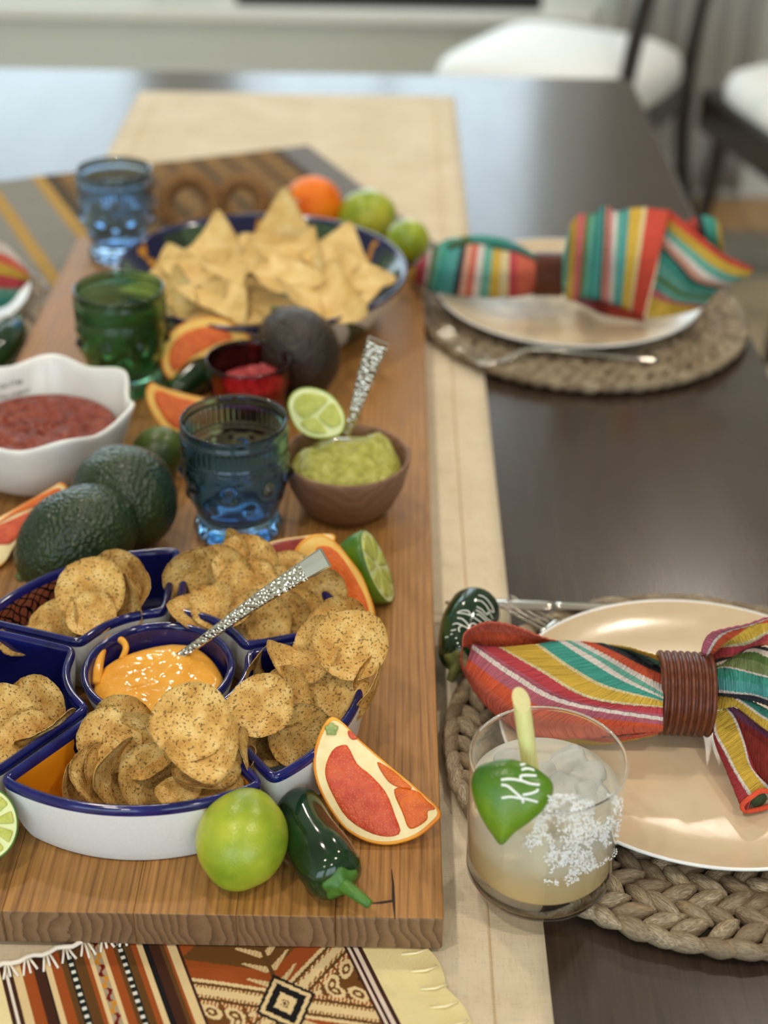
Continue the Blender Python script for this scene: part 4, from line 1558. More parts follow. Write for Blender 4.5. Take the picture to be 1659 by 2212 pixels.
# ------------------------------------------------------------------ pressed glass tumblers
def tumbler_geo():
    seg, c = 168, (0, 0, 0)
    prof = [(.0005, .004), (.016, .004), (.024, .0015), (.0285, 0), (.031, .0012), (.0322, .0045), (.0318, .008), (.0302, .0115), (.0288, .0145), (.0285, .017)]
    for k in range(1, 23):      # swelling body
        f = k / 22
        prof.append((.0285 + (.0382 - .0285) * math.sin(f * math.pi / 2) ** .8, .017 + .043 * f))
    prof += [(.0383, .0625), (.0388, .064), (.0388, .0652), (.038, .0662), (.0386, .0674), (.0386, .0686), (.0378, .0696)]
    for k in range(8):
        prof.append((.0378 + .0002 * k / 8, .0706 + .011 * k / 7))
    prof += [(.0384, .0826), (.0388, .0838), (.0384, .085), (.0376, .086), (.0379, .089), (.0384, .0905), (.0382, .0919), (.0372, .0923), (.0362, .0917), (.0356, .090)]
    prof += [(.0352, .08), (.035, .06), (.034, .042), (.0305, .026), (.026, .017), (.018, .0125), (.0005, .012)]
    def fn(r, z, a, i):
        if i < 9:                                   # scalloped foot
            if r > .02:
                r *= 1 + .03 * abs(math.sin(a * 6)) - .015
        elif i < 32:                                # hobnails, petals
            z1 = .050
            for (zz, n, off, amp, sg) in ((.050, 8, 0, .0052, .0058), (.0365, 8, .5, .0024, .0046), (.0585, 16, 0, .0014, .0024)):
                d = ((a / (2 * math.pi) * n + off) % 1 - .5) * 2 * math.pi / n * r
                q = math.exp(-(d * d + (z - zz) ** 2) / (2 * (sg * .55) ** 2))
                r += amp * q
            dd = abs(((a / (2 * math.pi) * 8) % 1) - .5) * 2
            if z < .048:
                r += .0009 * (1 - dd) * math.sin((z - .017) / .031 * math.pi)
        elif 38 < i < 48:
            r += .0007 * math.cos(a * 56)
        return r, z
    return lathe(prof, c, seg, fn)


tg = tumbler_geo()
tme = mesh('pressed_glass', *tg, M['blue_glass'])
def tumbler(x, y, m, label, spin=0):
    t = root('pressed_tumbler', (x, y, BZ), label, 'glass', 'pressed glass tumblers')
    o = bpy.data.objects.new('pressed_glass', tme)
    link(o, t)
    o.rotation_euler[2] = spin
    o.material_slots[0].link = 'OBJECT'
    o.material_slots[0].material = m
    return t


tumbler(-.1075, .921, M['blue_glass'], 'blue pressed glass tumbler in the middle of the board beside the guacamole', .37)
tumbler(-.2255, 1.148, M['green_glass'], 'green pressed glass tumbler behind the salsa bowl', .2)
tumbler(-.2785, 1.444, M['pale_blue_glass'], 'blue pressed glass tumbler farthest away at the left end of the board', .1)

rr_ = Vector((-.1135, 1.091, BZ))
rg_ = root('ruby_glass', rr_, 'small dark red ribbed glass behind the middle blue tumbler', 'glass')
part('ribbed_wall', lathe([(.001, .0), (.024, 0), (.0275, .002), (.031, .02), (.0345, .046), (.0352, .054), (.0346, .0568), (.0336, .0566), (.0328, .054), (.0318, .046), (.0275, .02), (.024, .006), (.001, .005)], rr_, 96,
                          lambda r, z, a, i: (r * (1 + (.018 * abs(math.cos(a * 9)) if 2 <= i <= 4 else 0)), z)), M['red_glass'], rg_)
pool((rr_.x + .004, rr_.y), .0265, BZ + .036, M['redstuff'], 'red_salt', 'coarse red granules heaped in the small red glass', 'salt',
     lambda x, y, f, a: (noise.noise(Vector((x * 160, y * 160, 2))) * .004 + noise.noise(Vector((x * 420, y * 420, 2))) * .0018 + .010 * math.exp(-((x - .008) ** 2 + (y - .004) ** 2) / .0003)) * (1 - f ** 6), 26, 70, .02)


# ------------------------------------------------------------------ cocktail
cx, cy, cz = .0893, .5945, .0142
cp = root('rocks_glass', (cx, cy, cz), 'clear straight rocks glass holding the pale iced cocktail on the near placemat', 'glass')
part('glass_base', lathe([(.001, .0012), (.030, .0008), (.035, 0), (.0385, .0014), (.0402, .005), (.0405, .0105), (.0399, .0125), (.0375, .0118), (.030, .0105), (.001, .0100)], (cx, cy, cz), 96), make_glass('thick_clear_base', (1, 1, 1), 0, 1.22), cp)
part('glass_wall', lathe([(.0405, .0106), (.0408, .03), (.0414, .06), (.0418, .082)], (cx, cy, cz), 96, cap0=False, cap1=False), M['cupwall'], cp)
part('glass_rim', lathe([(.0418, .0820), (.0420, .0832), (.0416, .0840), (.0408, .0840), (.0403, .0832), (.0404, .0820)], (cx, cy, cz), 96, cap0=False, cap1=False), M['glass'], cp)
part('inner_wall', lathe([(.0404, .0820), (.0402, .062)], (cx, cy, cz), 96, cap0=False, cap1=False), M['cupwall'], cp)
dm = Mat('cloudy_lime_cocktail', (236, 218, 172), .12, .5)
dz = dm.node('ShaderNodeSeparateXYZ', {0: dm.node('ShaderNodeTexCoord', out='Generated')}, out=2)
dn = dm.noise(dm.obj(), 45, 3)
lay = dm.math('ADD', dz, dm.math('MULTIPLY', dm.math('SUBTRACT', dn, .5), .25))
dm.set('Base Color', dm.ramp(lay, [(.0, (240, 206, 140)), (.42, (226, 206, 164)), (.55, (232, 222, 196)), (.8, (236, 230, 214))]))
dm.set('Transmission Weight', .42)
dm.set('Roughness', .3)
dm.set('IOR', 1.2)
dm.set('Subsurface Weight', .25)
dm.set('Subsurface Radius', (.02, .015, .01))
LZ = .0625
dr = single('cocktail', lathe([(.001, .0104), (.0295, .0109), (.0372, .0124), (.0396, .0160), (.0402, .04), (.0404, LZ - .001), (.0402, LZ), (.034, LZ - .0006), (.001, LZ - .0006)], (cx, cy, cz), 80), dm.m, (cx, cy, cz + .0104), 'pale cloudy lime cocktail filling the rocks glass', 'drink')
ice_m = make_glass('slushy_ice', (.9, .91, .88), .3, 1.2)
ice_m.node_tree.nodes['Principled BSDF'].inputs['Transmission Weight'].default_value = .6
for k, (px, py, sx, sy, rz, lab) in enumerate([(1225, 1640, .013, .011, .3, 'rounded ice lump at the back of the cocktail, right of the stalk'), (1268, 1672, .011, .010, -.5, 'ice lump floating at the right wall of the cocktail'),
                                          (1215, 1710, .014, .012, .9, 'ice lump floating in the middle of the cocktail'), (1276, 1712, .0105, .0100, .6, 'ice lump low at the front right of the cocktail above the salt'), (1168, 1672, .0100, .0090, .4, 'small ice lump beside the stalk in the cocktail'), (1115, 1648, .012, .011, .1, 'ice lump at the back left of the cocktail behind the lime')]):
    p = at(px, py, cz + LZ)
    p.z -= .0045
    g = ellip(p, (sx, sy, .0085), 40, 24, lambda d: 1.06 / (abs(d.x) ** 4 + abs(d.y) ** 4 + abs(d.z) ** 4) ** .2 - .08 + .22 * noise.noise(d * 1.7 + Vector((k * 3, 0, 0))) + .07 * noise.noise(d * 5), axis=Vector((.25 * k - .4, .3 - .2 * k, 1)), spin=rz)
    single('ice_lump', g, ice_m, (p.x, p.y, p.z - .006), lab, 'ice', 'ice lumps in the cocktail')
# crusted salt low on the outer wall, front right
sv, sfc = [], []
rs_ = random.Random(3)
cnt = 0
while cnt < 2600:
    px, py = rs_.uniform(1125, 1345), rs_.uniform(1715, 1925)
    dens = noise.noise(Vector((px * .022, py * .026, 5))) + .5 * noise.noise(Vector((px * .06, py * .07, 2)))
    core = 1 - (((px - 1250) / 120) ** 2 + ((py - 1800) / 115) ** 2)
    if py > 1760 + (1345 - px) * .65 + 80 or core + dens * 1.7 < .25 + rs_.random() * .55:
        continue
    cnt += 1
    d = ray(px, py)
    # meet the outer wall cylinder
    ox, oy = -cx, -cy
    a_, b_, c_ = d.x * d.x + d.y * d.y, 2 * (ox * d.x + oy * d.y), ox * ox + oy * oy - .0415 ** 2
    ds = b_ * b_ - 4 * a_ * c_
    if ds < 0:
        continue
    h = CAMP + d * ((-b_ - math.sqrt(ds)) / (2 * a_))
    g = ellip(h, [rs_.uniform(.00022, .0006), rs_.uniform(.00022, .0006), rs_.uniform(.00022, .0006)], 4, 4, axis=nrm(rs_.uniform(0, 360), rs_.uniform(-60, 60)))
    b0 = len(sv)
    sv += g[0]
    sfc += [tuple(i + b0 for i in f) for f in g[1]]
salt_m = Mat('white_salt', (252, 252, 250), .6)
salt_m.set('Subsurface Weight', .2)
part('salt_crust', (sv, sfc), salt_m.m, cp, False, label='white salt crust on the outer wall', kind='stuff')
# lemongrass stalk
l0, l1 = Vector((at(1180, 1925, cz + .014).x, cy - .006, cz + .0135)), at(1126, 1512, .148)
ax = (l1 - l0).normalized()
lg = root('lemongrass_stalk', l0, 'pale yellow lemongrass stalk standing in the cocktail', 'stalk')
stm = Mat('lemongrass', (226, 222, 136), .45)
stm.set('Base Color', stm.ramp(stm.noise(stm.obj((1, 1, .02)), 700, 2), [(.3, (226, 222, 142)), (.7, (238, 234, 166))]))
S = frame(ax, 0, l0)
LL = (l1 - l0).length
sr = .0044
cutn = (S.to_3x3().inverted() @ nrm(-75, 40)).normalized()
rings = []
for k in range(12):
    z = LL * k / 11
    rings.append([S @ Vector((sr * math.cos(a), sr * math.sin(a), z if k < 11 else z - (cutn.x * sr * math.cos(a) + cutn.y * sr * math.sin(a)) / cutn.z)) for a in [2 * math.pi * q / 28 for q in range(28)]])
part('stalk', loft(rings, True, False), stm.m, lg)
top = rings[-1]
tc = sum(top, Vector()) / 28
wn = (S.to_3x3() @ cutn).normalized()
gs = []
for k in range(6):
    f0 = 1 - k / 6.0
    r0 = [tc + (p - tc) * f0 + wn * .0000 for p in top]
    r1 = [tc + (p - tc) * (f0 - .05) + wn * .0003 for p in top]
    r2 = [tc + (p - tc) * max(.001, f0 - 1 / 6.0) + wn * .00005 for p in top]
    gs.append(loft([r0, r1, r2], False, False))
part('cut_rings', join(*gs), speck('lemongrass_cut', (238, 230, 176), (206, 190, 116), 1500, .7, .5), lg, label='cut end with concentric layers')


# ------------------------------------------------------------------ citrus and other produce
def pxs(l, sc=1.0, ox=0, oy=0):
    return [(ox + x / sc, oy + y / sc) for x, y in l]


def smooth_out(pts, n=64):
    return cr([(x, y, 0) for x, y in pts], n, True)


def cut_fruit(name, label, cat, outline, p, n, depth, peel, pith, pulps, group=None, lip=.945, anchor=None, soft=True, pieces='pulp_segment', lens=False):
    """a cut piece: peel dome behind a flat cut face with raised pulp segments"""
    n = n.normalized()
    ol = [onplane(v.x, v.y, p, n) for v in smooth_out(outline, 72)]
    cen = sum(ol, Vector()) / len(ol)
    an = onplane(*anchor, p, n) if anchor else cen
    low = min(ol, key=lambda v: v.z)
    t = root(name, low, label, cat, group)
    rg = [[cen + (v - cen) * lip + n * .0002 for v in ol], [cen + (v - cen) * (lip + 1) / 2 + n * .0005 for v in ol], ol]
    K = 9
    for k in range(1, K + 1):
        f = math.pi / 2 * k / K
        s = max(.03, math.cos(f))
        rg.append([an + (v - an) * s - n * depth * math.sin(f) for v in ol])
    part('peel', loft(rg[::-1] if False else rg, False, True), peel, t)
    sc = [1.0, .8, .5, .2, .01]
    pf = part('pith_face', loft([[cen + (v - cen) * lip * s + n * .0003 for v in ol] for s in sc], False, False), pith, t)
    for (poly, m) in pulps:
        q = [onplane(v.x, v.y, p, n) for v in smooth_out(poly, 36)]
        c2 = sum(q, Vector()) / len(q)
        prof = [(1.0, -.0004), (.985, .0007), (.95, .0011), (.85, .0014), (.6, .0015), (.3, .0015), (.01, .0015)]
        part(pieces, loft([[c2 + (v - c2) * s + n * h for v in q] for s, h in prof], False, False), m, pf)
    return t


z5 = lambda l: pxs(l, 2.86, 400, 1500)
fw = cut_fruit('orange_wedge', 'large pink-fleshed orange wedge leaning on the front right corner of the dishes', 'orange',
               z5([(905, 140), (975, 175), (1060, 265), (1150, 345), (1290, 465), (1430, 580), (1580, 725), (1530, 810), (1420, 890), (1260, 930), (1110, 905), (980, 825), (880, 690), (810, 540), (790, 400), (815, 280), (855, 190)]),
               at(800, 1700, .056), nrm(-88, 36), .022, M['orange_peel'], M['pith'],
               [(z5([(985, 308), (1015, 335), (1065, 430), (1150, 500), (1245, 610), (1300, 750), (1332, 855), (1250, 882), (1130, 852), (1000, 765), (920, 640), (868, 520), (868, 430), (915, 335)]), M['pulp_pink']),
                (z5([(1185, 418), (1260, 455), (1345, 525), (1402, 582), (1300, 568), (1235, 515)]), M['pulp_orange']),
                (z5([(1290, 585), (1420, 592), (1490, 650), (1545, 705), (1500, 722), (1490, 780), (1390, 832), (1345, 740)]), M['pulp_orange']),
                (z5([(1005, 225), (1030, 232), (1065, 270), (1035, 280), (1010, 258)]), M['pulp_pink'])], anchor=(800, 1640))
bt = at(716, 1574, .088)
part('stem_button', ellip(onplane(716, 1575, at(800, 1700, .056), nrm(-88, 36)) + nrm(-88, 36) * .0012, (.0036, .0034, .0016), 14, 8, lambda d: 1 + .18 * math.sin(5 * math.atan2(d.y, d.x)), axis=nrm(-88, 36)), speck('pale_green_button', (176, 190, 120), (130, 150, 80), 400, .6), fw)

z6 = lambda l: pxs(l, 5.184, 540, 1130)
cut_fruit('orange_wedge', 'orange half slice standing between the back right dish and the lime half', 'orange',
          z6([(455, 500), (480, 340), (590, 190), (740, 122), (870, 150), (1000, 250), (1120, 400), (1250, 580), (1340, 800), (1400, 1000), (1400, 1230), (1330, 1260), (1180, 1160), (1020, 1040), (880, 920), (760, 760), (600, 600)]),
          at(722, 1262, .062), nrm(-92, 34), .018, M['orange_peel'], M['rind_yellow'],
          [(z6([(770, 255), (900, 265), (1020, 370), (1150, 560), (1275, 790), (1330, 960), (1345, 1110), (1240, 1000), (1100, 880), (980, 720), (890, 560), (800, 400), (730, 320)]), M['pulp_orange']),
           (z6([(1060, 900), (1200, 1010), (1330, 1130), (1300, 1200), (1180, 1120), (1040, 1000)]), M['pulp_orange']),
           (z6([(690, 350), (760, 420), (880, 600), (930, 700), (860, 680), (760, 560), (680, 420)]), M['pulp_pink'])])
cut_fruit('orange_wedge', 'dark red fleshed orange wedge lying behind the back right dish', 'orange',
          z6([(-60, 400), (80, 270), (300, 190), (560, 150), (720, 128), (900, 120), (960, 160), (900, 250), (700, 330), (520, 430), (300, 440), (100, 430)]),
          at(640, 1190, .060), nrm(-90, 62), .020, M['orange_peel'], M['pith'],
          [(z6([(0, 390), (110, 290), (300, 215), (560, 172), (640, 175), (560, 300), (430, 400), (250, 412), (100, 408)]), speck('blood_orange_pulp', (160, 66, 56), (124, 40, 40), 200, .6, .25))])
z1 = lambda l: pxs(l, 3.606, 0, 1000)
cut_fruit('orange_wedge', 'pink-fleshed orange wedge at the left frame edge beside the avocado', 'orange',
          z1([(470, 152), (520, 185), (542, 250), (460, 330), (300, 430), (180, 560), (100, 660), (30, 780), (-60, 830), (-150, 820), (-160, 560), (-60, 455), (100, 365), (300, 250), (400, 190)]),
          at(60, 1130, .052), nrm(-72, 40), .018, M['orange_peel'], M['pith'],
          [(z1([(440, 195), (470, 235), (300, 330), (100, 410), (-40, 490), (40, 420), (250, 290)]), M['pulp_orange']),
           (z1([(480, 250), (500, 262), (380, 350), (230, 460), (100, 620), (0, 640), (-120, 650), (-120, 520), (0, 480), (200, 390), (380, 300)]), M['pulp_pink'])])
cut_fruit('orange_wedge', 'bright orange wedge behind the avocados, left of the middle blue tumbler', 'orange',
          [(327, 826), (350, 836), (400, 850), (460, 868), (475, 910), (450, 945), (400, 952), (365, 938), (338, 908), (320, 875), (315, 845)],
          at(380, 895, .052), nrm(-82, 36), .018, M['orange_peel'], M['rind_yellow'],
          [([(340, 842), (380, 856), (440, 874), (450, 905), (430, 928), (395, 930), (368, 918), (346, 890), (333, 862)], M['pulp_orange'])])
cut_fruit('orange_wedge', 'orange half moon standing right of the green tumbler', 'orange',
          [(372, 822), (352, 800), (347, 765), (358, 730), (385, 704), (420, 688), (460, 684), (500, 696), (535, 722), (548, 752), (510, 752), (460, 762), (415, 785), (390, 812)],
          at(440, 760, .062), nrm(-84, 34), .016, M['orange_peel'], M['rind_yellow'],
          [([(372, 802), (364, 772), (375, 740), (400, 718), (440, 706), (480, 710), (505, 730), (470, 742), (420, 768), (390, 795)], M['pulp_orange'])])


def spokes(cx_, cy_, rx, ry, k, n_, m, rot=0, tilt=0):
    out = []
    for i in range(n_):
        a0, a1 = rot + 2 * math.pi * i / n_ + .09, rot + 2 * math.pi * (i + 1) / n_ - .09
        am = (a0 + a1) / 2
        po = [(.16, am)] + [(k * .86, a0 + .02)] + [(k, a0 + (a1 - a0) * f) for f in (.14, .5, .86)] + [(k * .86, a1 - .02)]
        pl = []
        for r_, a in po:
            x, y = rx * r_ * math.cos(a), ry * r_ * math.sin(a)
            pl.append((cx_ + x * math.cos(tilt) - y * math.sin(tilt), cy_ + x * math.sin(tilt) + y * math.cos(tilt)))
        out.append((pl, m))
    return out


el = lambda cx_, cy_, rx, ry, n_=20, tilt=0: [(cx_ + rx * math.cos(q) * math.cos(tilt) - ry * math.sin(q) * math.sin(tilt), cy_ + rx * math.cos(q) * math.sin(tilt) + ry * math.sin(q) * math.cos(tilt)) for q in [2 * math.pi * i / n_ for i in range(n_)]]
cut_fruit('lime_half', 'lime half showing its pale cut face at the left frame edge', 'lime', el(-32, 1780, 72, 82), at(-32, 1780, .056), nrm(-80, 42), .018, M['lime_dark'], M['lime_pith'], spokes(-32, 1780, 72, 82, .86, 10, M['pulp_lime'], .1))
cut_fruit('lime_half', 'lime half with its cut face turned right, beside the orange half slice', 'lime',
          el(814, 1223, 84, 22, 20, R(69)), at(814, 1223, .057), nrm(-6, 22), .030, M['lime_dark'], M['lime_pith'], spokes(814, 1223, 84, 22, .86, 9, M['pulp_lime'], 0, R(69)), lip=.96)
cut_fruit('lime_wedge', 'lime wedge stuck in the guacamole beside the spoon', 'lime',
          [(622, 882), (627, 855), (648, 839), (680, 838), (715, 853), (740, 885), (746, 915), (735, 938), (700, 947), (665, 942), (638, 922)], at(683, 893, .098), nrm(-94, 36), .012, M['lime_peel'], M['lime_pith'],
          [([(634, 880), (640, 860), (660, 849), (690, 853), (708, 865), (684, 890), (660, 905), (645, 898)], M['pulp_lime']), ([(718, 870), (734, 892), (737, 915), (715, 925), (690, 905), (694, 892)], M['pulp_lime']), ([(650, 912), (682, 903), (706, 932), (690, 938), (666, 932)], M['pulp_lime'])])
# named lime wedge on the cocktail: skin outwards
z7 = lambda l: pxs(l, 3.687, 950, 1450)
lw_n, lw_p = nrm(-103, 27), at(1108, 1725, .1015)
lo = [onplane(v.x, v.y, lw_p, lw_n) for v in smooth_out(z7([(252, 860), (300, 765), (400, 722), (540, 700), (680, 735), (790, 790), (880, 865), (905, 930), (885, 1010), (820, 1110), (720, 1200), (600, 1285), (495, 1382), (425, 1310), (345, 1190), (285, 1060), (255, 960)]), 80)]
lc = sum(lo, Vector()) / len(lo)
lw = root('lime_wedge', min(lo, key=lambda v: v.z), 'dark green lime wedge with white lettering hung on the cocktail rim', 'lime')
dome = [[lc + (v - lc) * s + lw_n * h for v in lo] for s, h in [(.9, -.006), (.97, -.003), (1.0, 0), (.985, .0016), (.93, .0034), (.8, .0056), (.6, .0074), (.35, .0085), (.12, .0089), (.01, .009)]]
lwg = loft(dome, False, True)
pl_ = part('peel', lwg, M['lime_dark'], lw)
part('cut_face', loft([[lc + (v - lc) * s - lw_n * h for v in lo] for s, h in [(.01, .0065), (.5, .0065), (.9, .006)]], False, False), M['pulp_lime'], lw)
khl = [z7(l) for l in ([(492, 1010), (560, 1000), (620, 1008), (700, 1020), (780, 1042)], [(490, 905), (540, 915), (600, 965), (650, 1010), (665, 1048)], [(660, 985), (720, 975), (775, 955), (780, 935)],
                       [(488, 865), (560, 858), (650, 872), (720, 895), (795, 905)], [(650, 865), (645, 835), (690, 828), (770, 832)], [(650, 785), (700, 775), (752, 788)], [(640, 745), (680, 740)])]
part('lettering', strokes(bvh(lwg), khl, .00072, .0001), M['chalk'], pl_, label='hand-lettered white Khl')


def lime(px, py, z, r, label, m, axis=(1, 0, .2), name='lime', cat='lime', squash=1.0, group=None, nub=.09):
    c = at(px, py, z)
    t = root(name, (c.x, c.y, c.z - r), label, cat, group)
    def f(d):
        return 1 + nub * max(0, abs(d.z) - .86) / .14 * .55 + .012 * noise.noise(d * 2.5 + Vector((px, 0, 0)))
    part('fruit_skin', ellip(c, (r, r, r * 1.06 * squash), 48, 30, f, axis=Vector(axis)), m, t)
    a = Vector(axis).normalized()
    part('stem_scar', ellip(c + a * r * 1.075 * squash, (.0028, .0028, .0012), 12, 8, lambda d: 1 + .15 * math.sin(5 * math.atan2(d.y, d.x)), axis=a), M['brown_stem'], t)
    return t


lime(523, 1813, .0525, .0246, 'whole yellow-green lime in front of the front petal dish', M['lime_peel'], (-.25, -.72, -.66))
lime(792, 470, .033, .0305, 'whole green lime beside the clementine behind the chip bowl', M['lime_peel'], (.8, .3, .2), group=None)
lime(880, 521, .0505, .0222, 'smaller green lime right of the chip bowl, nearest the far napkin', M['lime_peel'], (.6, .6, .2))
lime(343, 978, .0485, .0205, 'dark olive green lime tucked behind the avocados', M['olive_lime'], (.7, .4, .3))
ct = lime(672, 450, .036, .036, 'bright orange clementine with a green leaf behind the chip bowl', M['clementine'], (-.55, -.25, .6), 'clementine', 'orange', .86, nub=0)
cp_ = at(625, 443, .055)
part('leaf', loft([[cp_ + Vector((x * .001 + 0, y * .001, 1e-3 * (6 - (x / 9) ** 2))) for y in (-w, 0, w)] for x, w in [(-11, .6), (-7, 4), (-2, 5.5), (4, 4.5), (9, 2), (13, .3)]], closed=False), M['stem'], ct)


def avocado(px, py, z, axis, r, long, label, m, name='avocado'):
    c = at(px, py, z)
    a = Vector(axis).normalized()
    t = root(name, (c.x, c.y, BZ), label, 'avocado')
    def f(d):
        k = 1 - .13 * max(0, d.z) ** 1.5
        if d.z > 0:
            k *= 1 - .10 * (1 - d.z * d.z) * d.z
        return k + .02 * noise.noise(d * 3 + Vector((px, 0, 0)))
    part('fruit_skin', ellip(c, (r, r, long), 56, 36, f, axis=a), m, t)
    part('stem_nub', ellip(c + a * long * .875, (.004, .004, .0035), 14, 8, axis=a), M['brown_stem'], t)
    return t


avocado(157, 1170, .0605, (-.80, -.50, -.38), .0355, .0485, 'dark green avocado nearest the viewer, behind the back left dish', M['avo_green'])
avocado(264, 1070, .0665, (-.55, .75, .25), .0385, .0435, 'dark green avocado behind the nearest one, touching the blue tumbler side', M['avo_green'])
avocado(641, 752, .0700, (-.42, .35, .62), .0355, .043, 'brown ripe avocado in front of the chip bowl', M['avo_brown'])


def jalapeno(pts, rad, stem, label, stem_m=None):
    p = cr(pts, 30)
    t = root('jalapeno', p[15] - Vector((0, 0, max(rad))), label, 'pepper', None)
    rr = [v.x for v in cr([(a, 0, 0) for a in rad], 30)]
    d0, d1 = (p[0] - p[1]).normalized(), (p[-1] - p[-2]).normalized()
    pp = [p[0] + d0 * rr[0] * k for k in (.8, .6, .3)] + p + [p[-1] + d1 * rr[-1] * k for k in (.25, .42, .5)]
    rq = [rr[0] * k for k in (.12, .62, .88)] + rr + [rr[-1] * k for k in (.9, .65, .3)]
    g = tube(pp, rq, 36)
    part('pepper_skin', g, M['jalapeno'], t)
    e = p[-1] + d1 * rr[-1] * .42
    S_ = frame(d1, 0, e)
    cal = [[S_ @ Vector((r * math.cos(q) * (1 + .12 * math.sin(q * 5)), r * math.sin(q) * (1 + .12 * math.sin(q * 5)), z)) for q in [2 * math.pi * k / 30 for k in range(30)]] for r, z in ((rr[-1] * .62, -.0012), (rr[-1] * .6, .0012), (rr[-1] * .42, .0022), (.0045, .0045))]
    cx_o = part('calyx', loft(cal), M['stem'] if stem_m is None else stem_m, t)
    sp_ = cr([e, *stem], 14)
    part('stem', tube(sp_, [.0046 - .0022 * i / 13 for i in range(14)], 12), M['stem'] if stem_m is None else stem_m, cx_o)
    return t, g


jalapeno([at(648, 1745, .0455), at(668, 1800, .045), at(700, 1855, .0455), at(722, 1888, .0455)], [.0128, .0148, .0166, .0158], [at(760, 1925, .047), at(800, 1955, .044)], 'glossy dark green jalapeno between the lime and the orange wedge')
j2, j2g = jalapeno([at(1026, 1318, .031), at(1012, 1348, .031), at(1000, 1385, .029), at(992, 1415, .028)], [.0175, .0182, .0165, .014], [at(980, 1452, .023), at(972, 1472, .018)], 'dark green jalapeno with white lettering beside the near napkin', M['brown_stem'])  # darker olive stem and calyx colour imitates the shadow they lie in
zj = lambda l: pxs(l, 8.295, 920, 1260)
tj = bvh(j2g)
part('lettering', strokes(tj, [zj(l) for l in ([(940, 215), (1030, 240), (1120, 320), (1190, 430), (1220, 520)], [(900, 310), (990, 320), (1080, 400), (1130, 480), (1210, 520)], [(910, 420), (1000, 470), (1090, 560), (1130, 520), (1200, 640)],
                                             [(900, 480), (1000, 540), (1100, 640), (1200, 700)], [(905, 560), (960, 570), (1040, 640), (1100, 690)], [(560, 530), (650, 490), (760, 500), (790, 570), (700, 545), (560, 530)], [(790, 570), (900, 640), (1010, 720)],
                                             [(560, 620), (650, 640), (730, 710), (790, 800)], [(790, 800), (800, 740), (860, 720), (920, 760)], [(480, 740), (560, 720), (680, 770), (800, 830)], [(600, 870), (590, 800), (640, 760)], [(440, 920), (480, 905)], [(350, 970), (400, 960)], [(450, 850), (540, 830)])], .00055, .0002), M['chalk'], j2, label='white hand lettering')
jalapeno([at(380, 850, .042), at(420, 815, .044), at(470, 778, .046), at(520, 752, .048)], [.011, .0135, .014, .012], [at(545, 742, .05), at(560, 735, .05)], 'dark green jalapeno lying in front of the orange half moon')
jalapeno([at(-30, 790, .020), at(-10, 765, .021), at(12, 735, .022), at(26, 712, .023)], [.014, .0165, .0165, .014], [at(34, 695, .024), at(40, 684, .024)], 'dark green jalapeno on the left placemat at the frame edge')

# rope rings behind the chip bowl
rope_m = speck('brown_jute', (168, 128, 80), (104, 74, 44), 260, .6, .95, .8, .002)
for (px, py, r, k, lab) in [(408, 440, .027, .0095, 'larger fuzzy brown jute rope ring behind the chip bowl'), (522, 437, .023, .0085, 'smaller fuzzy brown jute rope ring nearer the clementine')]:
    c = at(px, py, r + .006)
    t = root('rope_ring', (c.x, c.y, .003), lab, 'ring', 'jute rope rings')
    ax_ = nrm(-88, 22)
    S_ = frame(ax_, 0, c)
    ring = [S_ @ Vector((r * math.cos(q), r * math.sin(q), 0)) for q in [2 * math.pi * i / 60 for i in range(61)]]
    part('rope_coil', tube(ring, [k * (1 + .10 * math.sin(i * 1.9)) for i in range(61)], 14), rope_m, t)
    part('rope_wrap', join(*[tube([S_ @ Vector((r * math.cos(a + .02 * s) + 1.03 * k * math.cos(b) * math.cos(a), r * math.sin(a + .02 * s) + 1.03 * k * math.cos(b) * math.sin(a), 1.03 * k * math.sin(b))) for s, b in enumerate([x * .7 for x in range(10)])], .0012, 5) for a in [2 * math.pi * i / 26 for i in range(26)]]), rope_m, t)
    tw_ = [S_ @ Vector((random.gauss(r * math.cos(q), k), random.gauss(r * math.sin(q), k), random.gauss(0, k * .6))) for q in [random.uniform(0, 6.28) for _ in range(90)]]
    part('loose_fibres', join(*[tube([v, v + Vector((random.gauss(0, .004), random.gauss(0, .003), random.gauss(0, .004)))], .0004, 4) for v in tw_]), rope_m, t, kind='stuff')

